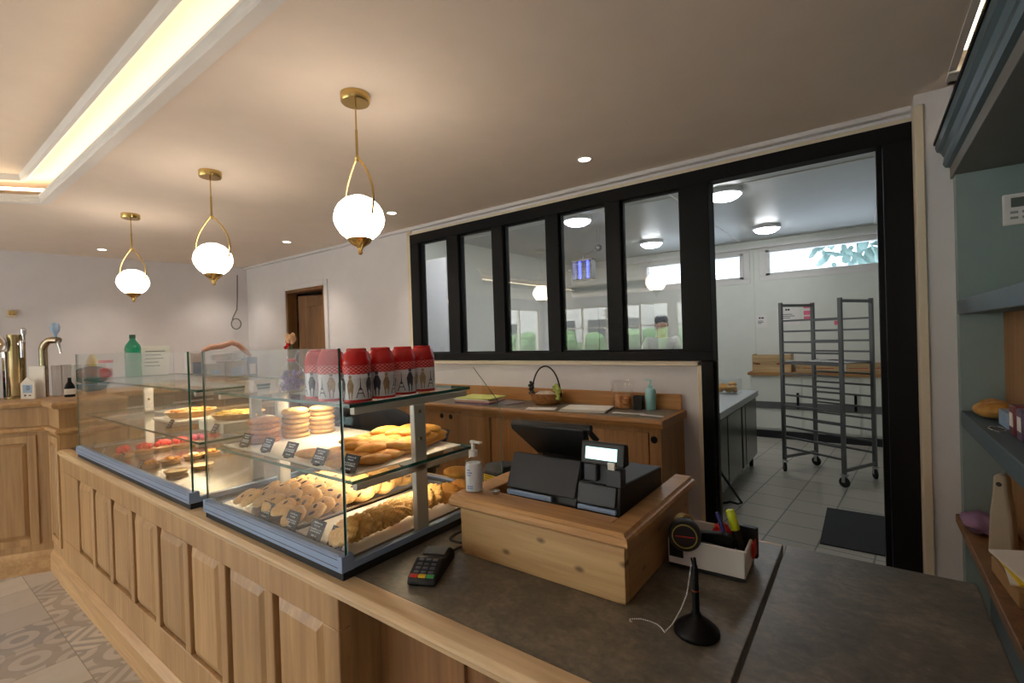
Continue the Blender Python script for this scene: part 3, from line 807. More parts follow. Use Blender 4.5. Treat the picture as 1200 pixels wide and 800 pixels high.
for lab, x, y in (('slate price tag on the lower deck before the middle of the cookies', -1.70, .80), ('slate price tag on the lower deck at the right end of the cookies', -1.53, .80), ('slate price tag on the lower deck before the empty white liner', -1.385, .80), ('slate price tag on the lower deck before the ridged pastries', -1.275, .80)):
    price_tag(lab, x, y, .957, .074, .060)
price_tag('small slate price tag standing before the yellow custard pie', -2.39, .915, 1.1695, .05, .05, 30, 0, True)
price_tag('small slate price tag at the shelf front, right of the orange-brown pie', -2.78, .87, 1.1695, .05, .045, 30, 0, True)
for lab, x in (('grey price tag at the far left end of the far case lower deck', -3.86), ('grey price tag second from the far left end of the far case', -3.62), ('grey price tag before the first red berry tartlet', -3.30), ('grey price tag before the first orange fruit tartlet', -2.99)):
    price_tag(lab, x, .80, .957, .05, .045, 30, 0, True)

# ================================================================== ON THE CASES' TOP SHELVES
ts = 1.3865
def tin():
    T = thing('tin', '', 'tin', (0, 0, 0))
    body = MB().lathe([(0, 0), (.0415, 0), (.0425, .004), (.0415, .008), (.0415, .098), (.0425, .100), (.0425, .104), (.041, .107), (.0425, .111), (.0415, .116)], n=36)
    body.build('body', M['tin'], T, local=True, smooth=30)
    lid = MB().lathe([(.0425, .114), (.0425, .120), (.040, .126), (.037, .138), (.033, .147), (.029, .150), (.029, .155), (.027, .157), (0, .157)], n=36)
    lid.build('lid', M['red'], T, local=True, smooth=40)
    # drawn figures around the body
    def put(b, shapes, a0, mat_i):
        b.cur = mat_i
        for poly in shapes:
            n = len(poly)
            pp = list(poly) + [(sum(p[0] for p in poly) / n, sum(p[1] for p in poly) / n)]
            vs = []
            for (u, z) in pp:
                a = a0 + u / .0415
                vs.append((.0421 * math.cos(a), .0421 * math.sin(a), z))
            b.add(vs, [(i, (i + 1) % n, n) for i in range(n)])
    b = MB()
    def lady(s, z0):
        return [[(-.006 * s, z0), (.006 * s, z0), (.008 * s, z0 + .018 * s), (.003 * s, z0 + .030 * s), (-.003 * s, z0 + .030 * s), (-.008 * s, z0 + .018 * s)], [(-.003 * s, z0 + .031 * s), (.003 * s, z0 + .031 * s), (.0035 * s, z0 + .037 * s), (0, z0 + .040 * s), (-.0035 * s, z0 + .037 * s)], [(-.004 * s, z0 - .012 * s), (-.002 * s, z0 - .012 * s), (-.002 * s, z0), (-.005 * s, z0)], [(.002 * s, z0 - .012 * s), (.004 * s, z0 - .012 * s), (.005 * s, z0), (.002 * s, z0)]]
    tower = [[(-.013, .014), (-.010, .014), (-.004, .036), (-.0055, .036)], [(.013, .014), (.010, .014), (.004, .036), (.0055, .036)], [(-.006, .036), (.006, .036), (.005, .039), (-.005, .039)], [(-.004, .039), (-.002, .039), (-.0005, .074), (.0005, .074), (.002, .039), (.004, .039)], [(-.0085, .025), (.0085, .025), (.0075, .028), (-.0075, .028)]]
    for i in range(9):
        a = i * 2 * math.pi / 9
        if i % 3 == 1: put(b, tower, a, 0)
        elif i % 3 == 2: put(b, lady(1.5, .028), a, 1 if i % 2 else 0)
        else:
            put(b, lady(1.35, .027), a, 2 if i % 2 else 1)
    o = b.build('printed_figures', [M['ink_dark'], M['ink_tan'], M['ink_red']], T, local=True, smooth=0)
    return T
tins = [((-1.225, .868), 'red-lidded tin at the front right corner of the near case top shelf, full in view'),
        ((-1.232, .962), 'red-lidded tin second from the front glass in the right row'),
        ((-1.242, 1.060), 'red-lidded tin third from the front glass in the right row'),
        ((-1.255, 1.158), 'rearmost tin of the right row, last before the staff side'),
        ((-1.328, .850), 'red tin behind the front glass edge, next to the corner tin'),
        ((-1.335, .945), 'red tin tucked behind the corner tin, mostly hidden'),
        ((-1.430, .868), 'leftmost red tin, tinted by the front glass'),
        ((-1.345, 1.045), 'red tin in the left row behind the second tin')]
t0 = tin()
for i, ((x, y), lab) in enumerate(tins):
    o = t0 if i == 0 else dup(t0, (0, 0, 0))
    o.location = (x, y, ts); o.rotation_euler = (0, 0, R(-64 + 47 * i)); tag(o, lab, 'tin', 'red printed tins')
# cellophane gift bag with a rose
T = thing('gift_bag', 'cellophane gift bag of mauve sweets tied at the neck, an artificial rose rising from it', 'gift bag', (-1.70, .925, ts))
MB().lathe([(0, 0), (.042, .002), (.050, .03), (.048, .065), (.030, .095), (.012, .115), (.016, .135), (.026, .155)], n=20, rip=lambda i, a: .06 * math.sin(7 * a + i)).build('cellophane', M['clearfilm'], T, local=True, smooth=50)
b = MB()
for _ in range(34):
    a, q = U(0, 6.28), .034 * math.sqrt(U(0, 1)); b.ell((q * math.cos(a), q * math.sin(a), U(.012, .075)), .012, .010, .009, 7, 5)
b.build('sweets', paint('mauve_sweets', hx(120, 104, 160), .5, var=.35, vs=30), T, local=True)
b = MB().tube([(0, 0, .08), (.004, .0, .14), (.0, .004, .185)], .0025, 6)
st = b.build('rose_stem', paint('green_stem', hx(84, 120, 74), .6), T, local=True)
b = MB()
for i in range(9):
    a = i * 2.4; b.ell((.010 * math.cos(a), .010 * math.sin(a), .190 + .002 * i), .012, .008, .014, 8, 6)
b.build('rose_bloom', paint('pale_rose', hx(236, 190, 150), .6, var=.1), T, local=True)
b = MB()
for i in range(5): b.ell((-.018 + U(-.01, .01), .006 * i - .012, .165 + U(-.02, .05)), .007, .007, .007, 7, 5)
b.build('red_berries', M['red'], T, local=True)
MB().lathe([(.013, .112), (.016, .118), (.013, .124)], n=14).build('ribbon', M['redmatt'], T, local=True)
# blue box pouch and small black device
T = thing('packet', 'grey-blue upright packet standing between the gift bag and the red tins', 'packet', (-1.80, 1.17, ts))
MB().box(-.055, .055, -.02, .02, 0, .135).build('body', M['sky_blue'], T, local=True, bevel=.006)
MB().box(-.045, .045, -.0215, -.02, .085, .092).build('stripe', M['white'], T, local=True)
T = thing('label_printer', 'small black gadget lying before the grey-blue packet on the top shelf', 'gadget', (-1.62, 1.06, ts))
MB().box(-.075, .075, -.04, .04, 0, .028).box(-.03, .07, -.03, .03, .028, .042).build('body', M['blackmatt'], T, local=True, bevel=.008)
for i, (lab, x, y) in enumerate((('little white folded card at the rear left of the near case top shelf', -1.88, .86), ('little white folded card nearer the gift bag', -1.84, .935))):
    o = MB().prism([(-.018, 0), (.018, 0), (.006, .042), (0, .044), (-.006, .042)], 'x', -.016, .016).build('place_card', M['paper'], None, (0, 0, 0), smooth=0)
    o.location = (x, y, ts); o.rotation_euler = (0, 0, R(40)); tag(o, lab, 'card')
# far case: bottle, jar, sheet
T = thing('water_bottle', 'green plastic water bottle on the far case top shelf', 'bottle', (-3.86, 1.03, ts))
MB().lathe([(0, .003), (.040, 0), (.045, .01), (.044, .06), (.041, .075), (.045, .09), (.045, .15), (.042, .165), (.045, .18), (.040, .205), (.020, .235), (.015, .245), (.015, .252)], n=24).build('body', M['bottle_green'], T, local=True)
MB().lathe([(.017, .250), (.017, .272), (.015, .275), (0, .275)], n=18).build('cap', paint('green_cap', hx(24, 92, 66), .4), T, local=True)
T = thing('jar', 'red-lidded clear jar beside the green bottle', 'jar', (-4.0 + .09, .90, ts))
MB().lathe([(0, 0), (.034, 0), (.036, .01), (.036, .09), (.033, .10)], n=20).build('body', M['bottle_clear'], T, local=True)
MB().lathe([(0, .004), (.032, .004), (.032, .06), (0, .07)], n=16).build('contents', M['redmatt'], T, local=True)
MB().lathe([(.037, .098), (.037, .116), (.034, .118), (0, .118)], n=20).build('lid', M['red'], T, local=True)
T = thing('sign_stand', 'white printed sheet standing upright behind the red-lidded jar', 'sign', (-3.89, 1.15, ts + .002), R(50))
e = (R(-10), 0, 0)
MB().at((0, 0, 0), e).box(-.085, .085, 0, .004, 0, .20).build('sheet', M['paper'], T, local=True)
b = MB().at((0, 0, 0), e)
for i in range(5): b.box(-.06, U(.02, .06), -.001, 0, .16 - i * .025, .164 - i * .025)
b.build('lettering', M['ink_dark'], T, local=True, smooth=0)
MB().box(-.06, .06, -.02, .06, 0, .004).build('foot', M['clearfilm'], T, local=True)

# ================================================================== ON THE COUNTER
# wooden register stand: boards under a moulded rim, open at the back
T = thing('register_stand', 'knotty oak box stand with moulded rim around the cash register', 'stand', (-.75, 1.3, WT))
MB().box(-1.02, -.482, 1.080, 1.105, WT + .0006, 1.052).build('front_board', M['knotty'], T, bevel=.002)
MB().box(-.507, -.482, 1.105, 1.60, WT + .0006, 1.052).build('side_board', M['knottyz'], T, bevel=.002)
MB().box(-1.02, -.995, 1.105, 1.42, WT + .0006, 1.052).build('side_board', M['knottyz'], T, bevel=.002)
MB().box(-.995, -.507, 1.105, 1.50, 1.0, 1.015).build('inner_shelf', M['shade_wood'], T)
rim = [(-.062, 1.081), (-.012, 1.081), (-.006, 1.074), (.0, 1.072), (.004, 1.064), (.004, 1.056), (-.004, 1.048), (-.012, 1.046), (-.062, 1.046)]
path = [(-1.045, 1.057), (-.466, 1.057), (-.466, 1.62)]
MB().sweep([(-o, z) for o, z in rim], path).build('rim', M['rim'], T, smooth=12)
MB().box(-1.045, -.97, 1.162, 1.42, 1.046, 1.081).build('rim_return', M['rim'], T, bevel=.004)

MB().box(-1.045, -.53, 1.118, 1.160, 1.046, 1.081).build('rim_shelf', M['rim'], T, bevel=.003)
# cash register
G = thing('cash_register', 'black touchscreen cash register with lit customer display in the oak stand', 'cash register', (-.73, 1.33, 1.015))
pr = [(1.176, 1.02), (1.50, 1.02), (1.50, 1.135), (1.225, 1.152), (1.188, 1.150), (1.176, 1.06)]
MB().prism(pr, 'x', -.662, -.534).build('printer_body', M['blackmatt'], G, bevel=.004)
MB().prism([(1.174, 1.096), (1.1875, 1.148), (1.183, 1.150), (1.169, 1.096)], 'x', -.660, -.545).build('front_cover', M['navy'], G, bevel=.003)
pr = [(1.172, 1.020), (1.50, 1.02), (1.50, 1.10), (1.30, 1.175), (1.232, 1.196), (1.222, 1.194), (1.176, 1.065)]
MB().prism(pr, 'x', -.905, -.668).build('drawer_body', M['blackmatt'], G, bevel=.004)
MB().prism([(1.176, 1.098), (1.222, 1.196), (1.216, 1.199), (1.170, 1.100)], 'x', -.908, -.667).build('slanted_cover', M['navy'], G, bevel=.004)
MB().box(-.90, -.74, 1.1615, 1.172, 1.0815, 1.096).build('silver_strip', M['alu'], G, bevel=.003)
MB().box(-.655, -.540, 1.1615, 1.172, 1.0815, 1.094).build('silver_strip', M['alu'], G, bevel=.003)
# touchscreen seen from behind, leaning towards the customer side
s = MB()
a, c = (-.970, -.694), (-.893, -.712)
top = [(-.975, 1.285, 1.272), (-.693, 1.285, 1.274), (-.693, 1.305, 1.288), (-.975, 1.305, 1.286)]
bot = [(-.905, 1.345, 1.166), (-.712, 1.345, 1.166), (-.712, 1.375, 1.176), (-.905, 1.375, 1.176)]
mid = [(-.975, 1.292, 1.252), (-.693, 1.292, 1.254)]
vs = [top[0], top[1], top[2], top[3], mid[0], mid[1], bot[1], bot[0], bot[2], bot[3]]
s.add(vs, [(0, 1, 2, 3), (4, 5, 1, 0), (7, 6, 5, 4), (3, 2, 8, 9), (9, 8, 6, 7), (1, 5, 6, 8, 2), (0, 3, 9, 7, 4)])
s.build('touchscreen', M['blackmatt'], G, bevel=.006, smooth=30)
MB().tube([(-.700, 1.30, 1.276), (-.676, 1.30, 1.276)], .011, 14).tube([(-.690, 1.315, 1.262), (-.672, 1.33, 1.235)], .009, 10).build('card_reader', M['blackmatt'], G)
MB().box(-.885, -.72, 1.34, 1.37, 1.11, 1.185).build('screen_foot', M['blackmatt'], G, bevel=.006)
dsp = MB().at((0, 0, 0)).prism([(1.180, 1.205), (1.215, 1.205), (1.215, 1.262), (1.190, 1.266)], 'x', -.650, -.520).build('customer_display', M['blackmatt'], G, bevel=.004)
MB().prism([(1.1792, 1.220), (1.1806, 1.220), (1.1866, 1.252), (1.1852, 1.252)], 'x', -.634, -.541).build('lit_screen', M['display'], dsp, smooth=0)
MB().box(-.565, -.545, 1.174, 1.182, 1.198, 1.216).build('paper_slip', M['paper'], G)
MB().box(-.640, -.600, 1.178, 1.21, 1.158, 1.207).box(-.575, -.528, 1.178, 1.21, 1.150, 1.200).box(-.60, -.575, 1.195, 1.21, 1.14, 1.207).build('display_bracket', M['navy'], G, bevel=.004)
MB().lathe([(.010, 0), (.012, .003), (.012, .010), (0, .012)], (-.925, 1.140, 1.0815), 14).build('key_lock', M['chrome'], G)

# hand gel bottle on the stand's rim
T = thing('pump_bottle', 'clear hand gel pump bottle on the left end of the oak stand', 'bottle', (-1.005, 1.13, 1.081))
MB().lathe([(0, 0), (.026, 0), (.029, .004), (.029, .082), (.026, .094), (.013, .106), (.012, .112)], n=24, rip=lambda i, a: -.0).build('body', M['bottle_clear'], T, local=True)
MB().lathe([(0, .003), (.0265, .004), (.0268, .080), (.022, .090), (0, .092)], n=24).build('gel', paint('clear_gel', hx(226, 230, 238), .15, var=.02), T, local=True)
MB().lathe([(.014, .110), (.014, .128), (.006, .131), (.006, .150), (.009, .151), (.009, .158), (0, .159)], n=18).box(-.009, .006, -.006, .006, .151, .159).box(.0, .034, -.005, .005, .152, .158).build('pump', M['white'], T, local=True, bevel=.001)
b = MB()
for z, w in ((.070, .012), (.062, .018), (.054, .014), (.020, .02), (.014, .02)):
    for q in range(4):
        a0 = R(-95) + q * w / 4 / .0292; a1 = a0 + w / 6 / .0292
        b.add([(.0293 * math.cos(a), .0293 * math.sin(a), zz) for a, zz in ((a0, z), (a1, z), (a1, z + .004), (a0, z + .004))], [(0, 1, 2, 3)])
b.build('blue_lettering', paint('blue_ink', hx(60, 110, 190), .5), T, local=True, smooth=0)
# receipt printer
T = thing('receipt_printer', 'small black receipt printer with yellow label behind the gel bottle', 'printer', (-1.235, 1.574, WT + .0006), R(-8))
MB().prism([(-.07, 0), (.07, 0), (.07, .125), (-.045, .140), (-.07, .112)], 'x', -.055, .055).build('body', M['blackmatt'], T, local=True, bevel=.006)
MB().box(-.042, .040, -.0725, -.070, .066, .100).build('yellow_label', M['yellow'], T, local=True)
b = MB()
for z in (.074, .084, .093):
    x = -.034
    while x < .03:
        w = U(.003, .009); b.box(x, x + w, -.0733, -.0725, z, z + .003); x += w + .003
b.build('label_print', M['blackmatt'], T, local=True, smooth=0)
# cables between case and stand
for nm, lab, pts, r in (('power_cable', 'black cable looping on the worktop from the card terminal to the oak stand', [(-1.035, 1.05, .912), (-1.04, 1.10, .906), (-1.0, 1.17, .906), (-1.05, 1.22, .906), (-1.12, 1.19, .906), (-1.11, 1.12, .907), (-1.04, 1.11, .913), (-1.024, 1.14, .906)], .004),
                        ('power_cable', 'black cable arching above the worktop against the left side of the oak stand', [(-1.09, 1.33, .905), (-1.10, 1.30, .96), (-1.09, 1.25, 1.0), (-1.07, 1.19, .985), (-1.06, 1.14, .93), (-1.055, 1.16, .905), (-1.06, 1.30, .905)], .0035)):
    P2 = []
    P_ = [Vector(p) for p in pts]
    for i in range(len(P_) - 1):
        p0, p1, p2, p3 = P_[max(i - 1, 0)], P_[i], P_[i + 1], P_[min(i + 2, len(P_) - 1)]
        for q in range(6):
            t = q / 6
            P2.append(.5 * ((2 * p1) + (p2 - p0) * t + (2 * p0 - 5 * p1 + 4 * p2 - p3) * t * t + (3 * p1 - p0 - 3 * p2 + p3) * t ** 3))
    P2.append(P_[-1])
    o = MB().tube(P2, r, 8).build(nm, M['rubber'], None, pts[0]); tag(o, lab, 'cable')
# card terminal
T = thing('card_terminal', 'black card payment terminal on the worktop before the near case', 'card terminal', (-1.012, .945, WT), R(26))
pr = [(-.088, .0), (.085, .0), (.088, .028), (.060, .046), (.010, .040), (-.012, .048), (-.080, .024), (-.088, .014)]
MB().prism(pr, 'x', -.041, .041).build('body', M['blackmatt'], T, local=True, bevel=.007, seg=3)
def slope(y): return .048 - (.048 - .024) * (-.012 - y) / .068
sc_ = MB(); sc_.add([(-.032, .018, .0425), (.032, .018, .0425), (.032, .056, .0465), (-.032, .056, .0465), (-.032, .018, .040), (.032, .018, .040), (.032, .056, .044), (-.032, .056, .044)], [(0, 1, 2, 3), (7, 6, 5, 4), (0, 4, 5, 1), (1, 5, 6, 2), (2, 6, 7, 3), (3, 7, 4, 0)])
sc_.build('screen', paint('grey_screen', hx(120, 128, 136), .15, var=.05), T, local=True, smooth=0)
kb = MB(); cols = []
for r_ in range(4):
    for c_ in range(3):
        y = -.025 - r_ * .0135; x = -.0205 + c_ * .0205
        z = slope(y); kb.box(x - .007, x + .007, y - .0045, y + .0045, z - .004, z + .0022)
kb.build('number_keys', paint('key_caps', hx(70, 72, 92), .4), T, local=True, bevel=.001)
for nm, m, c_ in (('red_key', 'redmatt', 0), ('yellow_key', 'yellow', 1), ('green_key', None, 2)):
    y = -.079 + .002; x = -.0235 + c_ * .0235; z = slope(y)
    MB().box(x - .0105, x + .0105, y - .005, y + .005, z - .004, z + .0028).build(nm, M[m] if m else paint('green_key', hx(60, 160, 90), .4), T, local=True, bevel=.001)
# tape dispenser tray
T = thing('desk_organiser', 'white tape dispenser tray on the worktop, right of the oak stand', 'tape dispenser', (-.367, 1.42, WT), R(2))
b = MB()
b.box(-.1, .1, -.078, -.070, .012, .083).box(-.1, .1, .074, .08, .012, .085).box(-.1, -.094, -.078, .08, .012, .078).box(.092, .1, -.078, .08, .012, .072).box(-.1, .1, -.078, .08, .010, .018).box(.03, .036, -.07, .07, .018, .07).box(-.06, -.054, -.07, .07, .018, .06)
b.build('tray', M['white'], T, local=True, bevel=.003)
MB().box(-.098, .098, -.076, .078, 0, .011).build('base_pad', M['navy'], T, local=True, bevel=.002)
MB().box(-.096, -.058, -.0795, -.0775, .03, .0785).build('side_slot', M['rubber'], T, local=True)
# things held in the tray
def ring(R0, R1, w, n=28):
    return [(R1, -w / 2), (R0, -w / 2), (R0, w / 2), (R1, w / 2)]
def roll(name, label, cat, loc, e, R0, R1, w, mats):
    T = thing(name, label, cat, loc); T.rotation_euler = e
    T.matrix_basis = Matrix.Translation(loc) @ (Matrix.Rotation(e[2], 4, 'Z') @ Matrix.Rotation(e[1], 4, 'Y') @ Matrix.Rotation(e[0], 4, 'X'))
    vs = MB(); p = ring(R0, R1, w); p = p + [p[0]]
    vs.lathe(p, n=30).build('wound_tape', M[mats[0]], T, local=True)
    vs = MB(); p = ring(R0 - .006, R0, w * 1.04); vs.lathe(p + [p[0]], n=30).build('core', M[mats[1]], T, local=True)
    return T
M['tape'] = paint('amber_tape', hx(190, 172, 96), .2, var=.05)
roll('tape_roll', 'roll of amber adhesive tape seen edge-on at the left of the white tray', 'tape', (-.437, 1.385, .985), (R(90), 0, R(78)), .028, .052, .02, ('tape', 'rubber'))
T = thing('tape_gun', 'round black tape reel with a red line hooked over the front of the white tray', 'tape dispenser', (-.412, 1.325, 1.004), R(14))
MB().box(-.006, .012, .012, .10, .004, .022).build('arm', M['blackmatt'], T, local=True, bevel=.003)
MB().at((0, 0, 0), (R(90), 0, 0)).lathe([(0, -.014), (.040, -.014), (.043, -.010), (.043, .010), (.040, .014), (0, .014)], n=30).build('reel', M['blackmatt'], T, local=True)
MB().box(-.024, .026, -.0155, -.0138, -.002, .0005).build('red_line', M['redmatt'], T, local=True)
MB().at((0, 0, 0), (R(90), 0, 0)).lathe([(.030, .0138), (.033, .0138), (.033, .0158), (.030, .0158), (.030, .0138)], n=30).build('rim_ring', M['tape'], T, local=True)
T = thing('stapler', 'black stapler lying across the middle of the white tray', 'stapler', (-.352, 1.392, .985), R(-10))
MB().box(-.062, .058, -.016, .016, -.030, -.016).build('base', M['blackmatt'], T, local=True, bevel=.004)
MB().prism([(-.062, -.014), (.058, -.014), (.058, .010), (.03, .022), (-.05, .006)], 'y', -.013, .013).build('arm', M['black'], T, local=True, bevel=.004)
MB().box(-.06, .056, -.009, .009, -.017, -.012).build('magazine', M['steel'], T, local=True)
T = thing('wrapper_ball', 'crumpled red cellophane ball between the black stapler and the blue pen', 'wrapper', (-.345, 1.455, .985))
MB().ell((0, 0, 0), .024, .022, .022, 14, 10, lambda x, y, z: 1 + .14 * math.sin(9 * x + 4 * z) * math.cos(7 * y)).build('wrapper', M['redmatt'], T, local=True, smooth=20)
def pen(name, label, a, b_, r, m, tip, cat='pen'):
    a, b_ = Vector(a), Vector(b_); d = (b_ - a)
    T = thing(name, label, cat, tuple(a))
    MB().tube([a, a + d * .08, a + d * .10, a + d * .62], [r * .5, r * .8, r, r], 12).build('barrel', M[tip], T)
    MB().tube([a + d * .60, a + d * .62, a + d * .97, b_], [r, r * 1.12, r * 1.1, r * .8], 12).build('cap', M[m], T)
pen('pen', 'dark blue pen leaning in the white tray beside the lime highlighter', (-.300, 1.395, .925), (-.345, 1.40, 1.055), .0055, 'blue', 'blue')
pen('highlighter', 'lime yellow highlighter standing tip down in the white tray', (-.283, 1.435, .922), (-.318, 1.43, 1.058), .011, 'lime', 'blackmatt', 'highlighter')
T = thing('marker_box', 'small black box standing at the back of the white tray', 'box', (-.29, 1.478, .919), R(-4))
MB().box(-.034, .034, -.010, .010, 0, .085).build('box_body', M['blackmatt'], T, local=True, bevel=.003)
MB().at((-.012, -.011, .045), (R(90), 0, 0)).lathe([(.008, 0), (.008, .002), (.004, .003), (0, .003)], n=16).build('round_mark', M['steel'], T, local=True)
o = MB().box(-.263, -.258, 1.425, 1.475, .935, .975).build('sticky_note', M['redmatt'], None, (-.26, 1.45, .935), bevel=.001); tag(o, 'red sticky strip on the right end of the white tray', 'note')
# pen on a stand with ball chain
T = thing('pen_stand', 'black pen in a weighted round desk stand near the counter gap', 'pen stand', (-.312, 1.066, WT))
MB().lathe([(0, 0), (.045, 0), (.048, .004), (.047, .010), (.036, .021), (.022, .032), (.012, .040), (.010, .046), (0, .046)], n=32).build('base', M['black'], T, local=True, smooth=50)
MB().tube([(0, 0, .044), (0, 0, .050), (0, 0, .138), (0, 0, .150)], [.0085, .0078, .0072, .0052], 14).build('pen', M['black'], T, local=True)
MB().lathe([(.0083, .093), (.0083, .0965)], n=14).build('copper_ring', paint('copper_ring', hx(180, 100, 70), .3, 1.0), T, local=True)
MB().tube([(0, 0, .149), (.0, .0, .166)], [.0045, .003], 10).tube([(-.004, 0, .150), (-.007, 0, .164)], .002, 6).build('clicker', M['black'], T, local=True)
ch = MB()
pts = [Vector(p) for p in ((-.007, 0, .150), (-.011, -.004, .12), (-.016, -.010, .085), (-.026, -.020, .055), (-.042, -.034, .022), (-.056, -.044, .006), (-.068, -.030, .004), (-.080, -.022, .004), (-.098, -.020, .004), (-.118, -.022, .004), (-.130, -.030, .004), (-.138, -.036, .004), (-.136, -.044, .004), (-.128, -.044, .004))]
for i in range(len(pts) - 1):
    m = max(2, int((pts[i + 1] - pts[i]).length / .0042))
    for q in range(m):
        p = pts[i].lerp(pts[i + 1], q / m); ch.ell(p, .0017, .0017, .0017, 6, 4)
ch.build('ball_chain', M['chain'], T, local=True)

# ================================================================== BACK CABINET UNDER THE WINDOW
CH = 1.08
T = thing('back_cabinet', 'oak cabinet with sliding doors and stone-look top along the wall below the black window', 'cabinet', (-2.1, 2.8, 0))
x0, x1, yf = -3.30, -.918, 2.59
MB().box(x0, x1, yf + .03, YW - .025, 0, CH - .045).build('carcass', M['cab'], T, bevel=.002)
MB().box(x0, x1, yf, yf + .03, CH - .075, CH - .045).box(x0, x1, yf, yf + .03, 0, .1).box(x1 - .065, x1, yf, yf + .03, .1, CH - .075).box(x0, x0 + .04, yf, yf + .03, .1, CH - .075).build('face_frame', M['cab'], T, bevel=.002)
doors = [(-3.20, -2.567, .014, -2.625), (-2.563, -2.15, .008, -2.525), (-2.14, -1.745, .014, None), (-1.39, -.995, .008, -.955)]
for a, c, dy, hx_ in doors:
    d = MB().box(a, c, yf + dy, yf + .028, .1, CH - .078).build('sliding_door', M['cab'], T, bevel=.002)
    if hx_ is not None and hx_ < c:
        MB().at((hx_, yf + dy + .003, .982), (R(90), 0, 0)).lathe([(.019, 0), (.019, .005), (.016, .006), (.015, .0046), (0, .0046)], n=18).build('finger_hole', M['black'], d)
MB().at((-.958, yf + .003, .968), (R(90), 0, 0)).lathe([(.02, 0), (.02, .005), (.016, .006), (.015, .0046), (0, .0046)], n=18).build('finger_hole', M['black'], T)
MB().box(-1.745, -1.39, yf + .022, yf + .028, .1, CH - .078).build('opening_shade_sheet', M['shade_wood'], T)  # solid sheet, darker brown to stand for the shade inside the opening
nose = [(2.60, CH), (2.573, CH), (2.562, CH - .006), (2.560, CH - .018), (2.566, CH - .030), (2.570, CH - .046), (2.60, CH - .046)]
MB().prism(nose, 'x', x0, -.900).box(-.93, -.900, 2.60, YW - .025, CH - .046, CH).build('edge_moulding', M['cabx'], T, smooth=30)
MB().box(x0, -.93, 2.60, YW - .025, CH - .045, CH + .001).build('top_board', M['stone'], T)
MB().box(x0, -.925, YW - .045, YW - .025, CH, CH + .098).build('splashback', M['cabx'], T, bevel=.003)
o = MB().box(-1.64, -1.47, yf + .012, yf + .016, .90, 1.0).build('pinned_note', M['paper'], None, (-1.555, yf + .012, .9)); tag(o, 'white slip of paper fixed at the cabinet opening behind the touchscreen', 'note')

# basket with tall handle
T = thing('wicker_basket', 'small wicker basket with a tall thin dark handle on the back cabinet', 'basket', (-1.84, 2.87, CH + .002))
MB().lathe([(0, .004), (.058, 0), (.078, .03), (.086, .06), (.088, .066), (.080, .066), (.068, .03), (0, .02)], n=40, rip=lambda i, a: .025 * math.sin(20 * a) * (1 if i % 2 else -1)).build('bowl', M['wicker'], T, local=True, smooth=50)
MB().tube([(.085 * math.cos(t), 0, .05 + .175 * math.sin(t)) for t in [math.pi * i / 24 for i in range(25)]], .0045, 8).build('handle', M['rubber'], T, local=True)
b = MB()
for i in range(12): b.ell((-.085 + U(-.012, .012), U(-.02, .0), .06 + i * .006), .010, .008, .010, 7, 5)
b.build('dark_ornament', M['blackmatt'], T, local=True)
b = MB()
for i in range(16): b.ell((.078 + U(-.014, .014), -.02 + U(-.02, .01), .035 + i * .0055), .011, .006, .010, 7, 5)
b.build('leaf_ornament', paint('pale_leaves', hx(170, 184, 96), .7, var=.25, vs=40), T, local=True)
b = MB()
for i in range(14): b.ell((U(-.042, .042), U(-.042, .042), .058 + U(0, .008)), .022, .018, .012, 7, 5)
b.build('wrapped_sweets', paint('wrapped_sweets', hx(220, 206, 190), .4, var=.3, vs=50), T, local=True)
T.scale = (1.4, 1.15, 1.2)
# folders and papers
T = thing('folder_stack', 'folder stack topped by a pale green one at the left end of the back cabinet', 'folders', (-2.37, 2.76, CH + .002), R(6))
for nm, m, z, dx in (('folder', M['purple'], 0, .0), ('folder', M['pink_cloth'], .012, .01), ('folder', M['paper'], .024, -.006), ('folder', paint('lime_paper', hx(216, 222, 130), .8), .034, .012)):
    MB().box(-.155 + dx, .155 + dx, -.11, .11, z, z + .010).build(nm, m, T, local=True, bevel=.002)
o = MB().at((-2.16, 2.80, CH + .002), (0, 0, R(-12))).box(-.12, .12, -.09, .09, 0, .006).build('plastic_sleeve', paint('grey_sleeve', hx(130, 128, 140), .3), None, (-2.16, 2.80, CH + .002)); tag(o, 'dark grey document sleeve right of the folder stack', 'document')
T = thing('paper_pile', 'pile of white sheets right of the wicker basket', 'paper', (-1.46, 2.74, CH + .002), R(12))
for i in range(5): MB().box(-.15 + i * .004, .15 + i * .003, -.105, .105 - i * .002, i * .0035, i * .0035 + .0032).build('sheet', M['paper'], T, local=True)
o = MB().at((-1.75, 2.66, CH + .002), (0, 0, R(20))).box(-.10, .10, -.05, .05, 0, .002).build('paper_sheet', M['paper'], None, (-1.75, 2.66, CH + .002)); tag(o, 'single white slip lying before the wicker basket', 'paper')
# cellophane bag of biscuits
T = thing('biscuit_bag', 'clear bag of biscuits standing on the back cabinet beside the black cup', 'bag', (-1.27, 2.90, CH + .002))
MB().lathe([(0, 0), (.058, .002), (.064, .03), (.066, .09), (.075, .14), (.088, .18), (.072, .185), (.060, .14), (.060, .09), (.058, .01), (0, .006)], n=18, rip=lambda i, a: .07 * math.sin(5 * a + i)).build('film', M['clearfilm'], T, local=True, smooth=50)
b = MB()
for i in range(7):
    for q in range(2): b.at((-.026 + q * .05, U(-.004, .004), .006 + i * .0115), (R(U(-8, 8)), 0, 0)).lathe([(0, 0), (.029, 0), (.030, .005), (.028, .010), (0, .011)], n=16)
b.build('biscuits', M['biscuit_brown'], T, local=True)
o = MB().lathe([(0, 0), (.036, 0), (.038, .003), (.040, .085), (.037, .087), (.035, .01), (0, .008)], n=4).build('black_pot', M['blackmatt'], None, (0, 0, 0), bevel=.003, smooth=0)
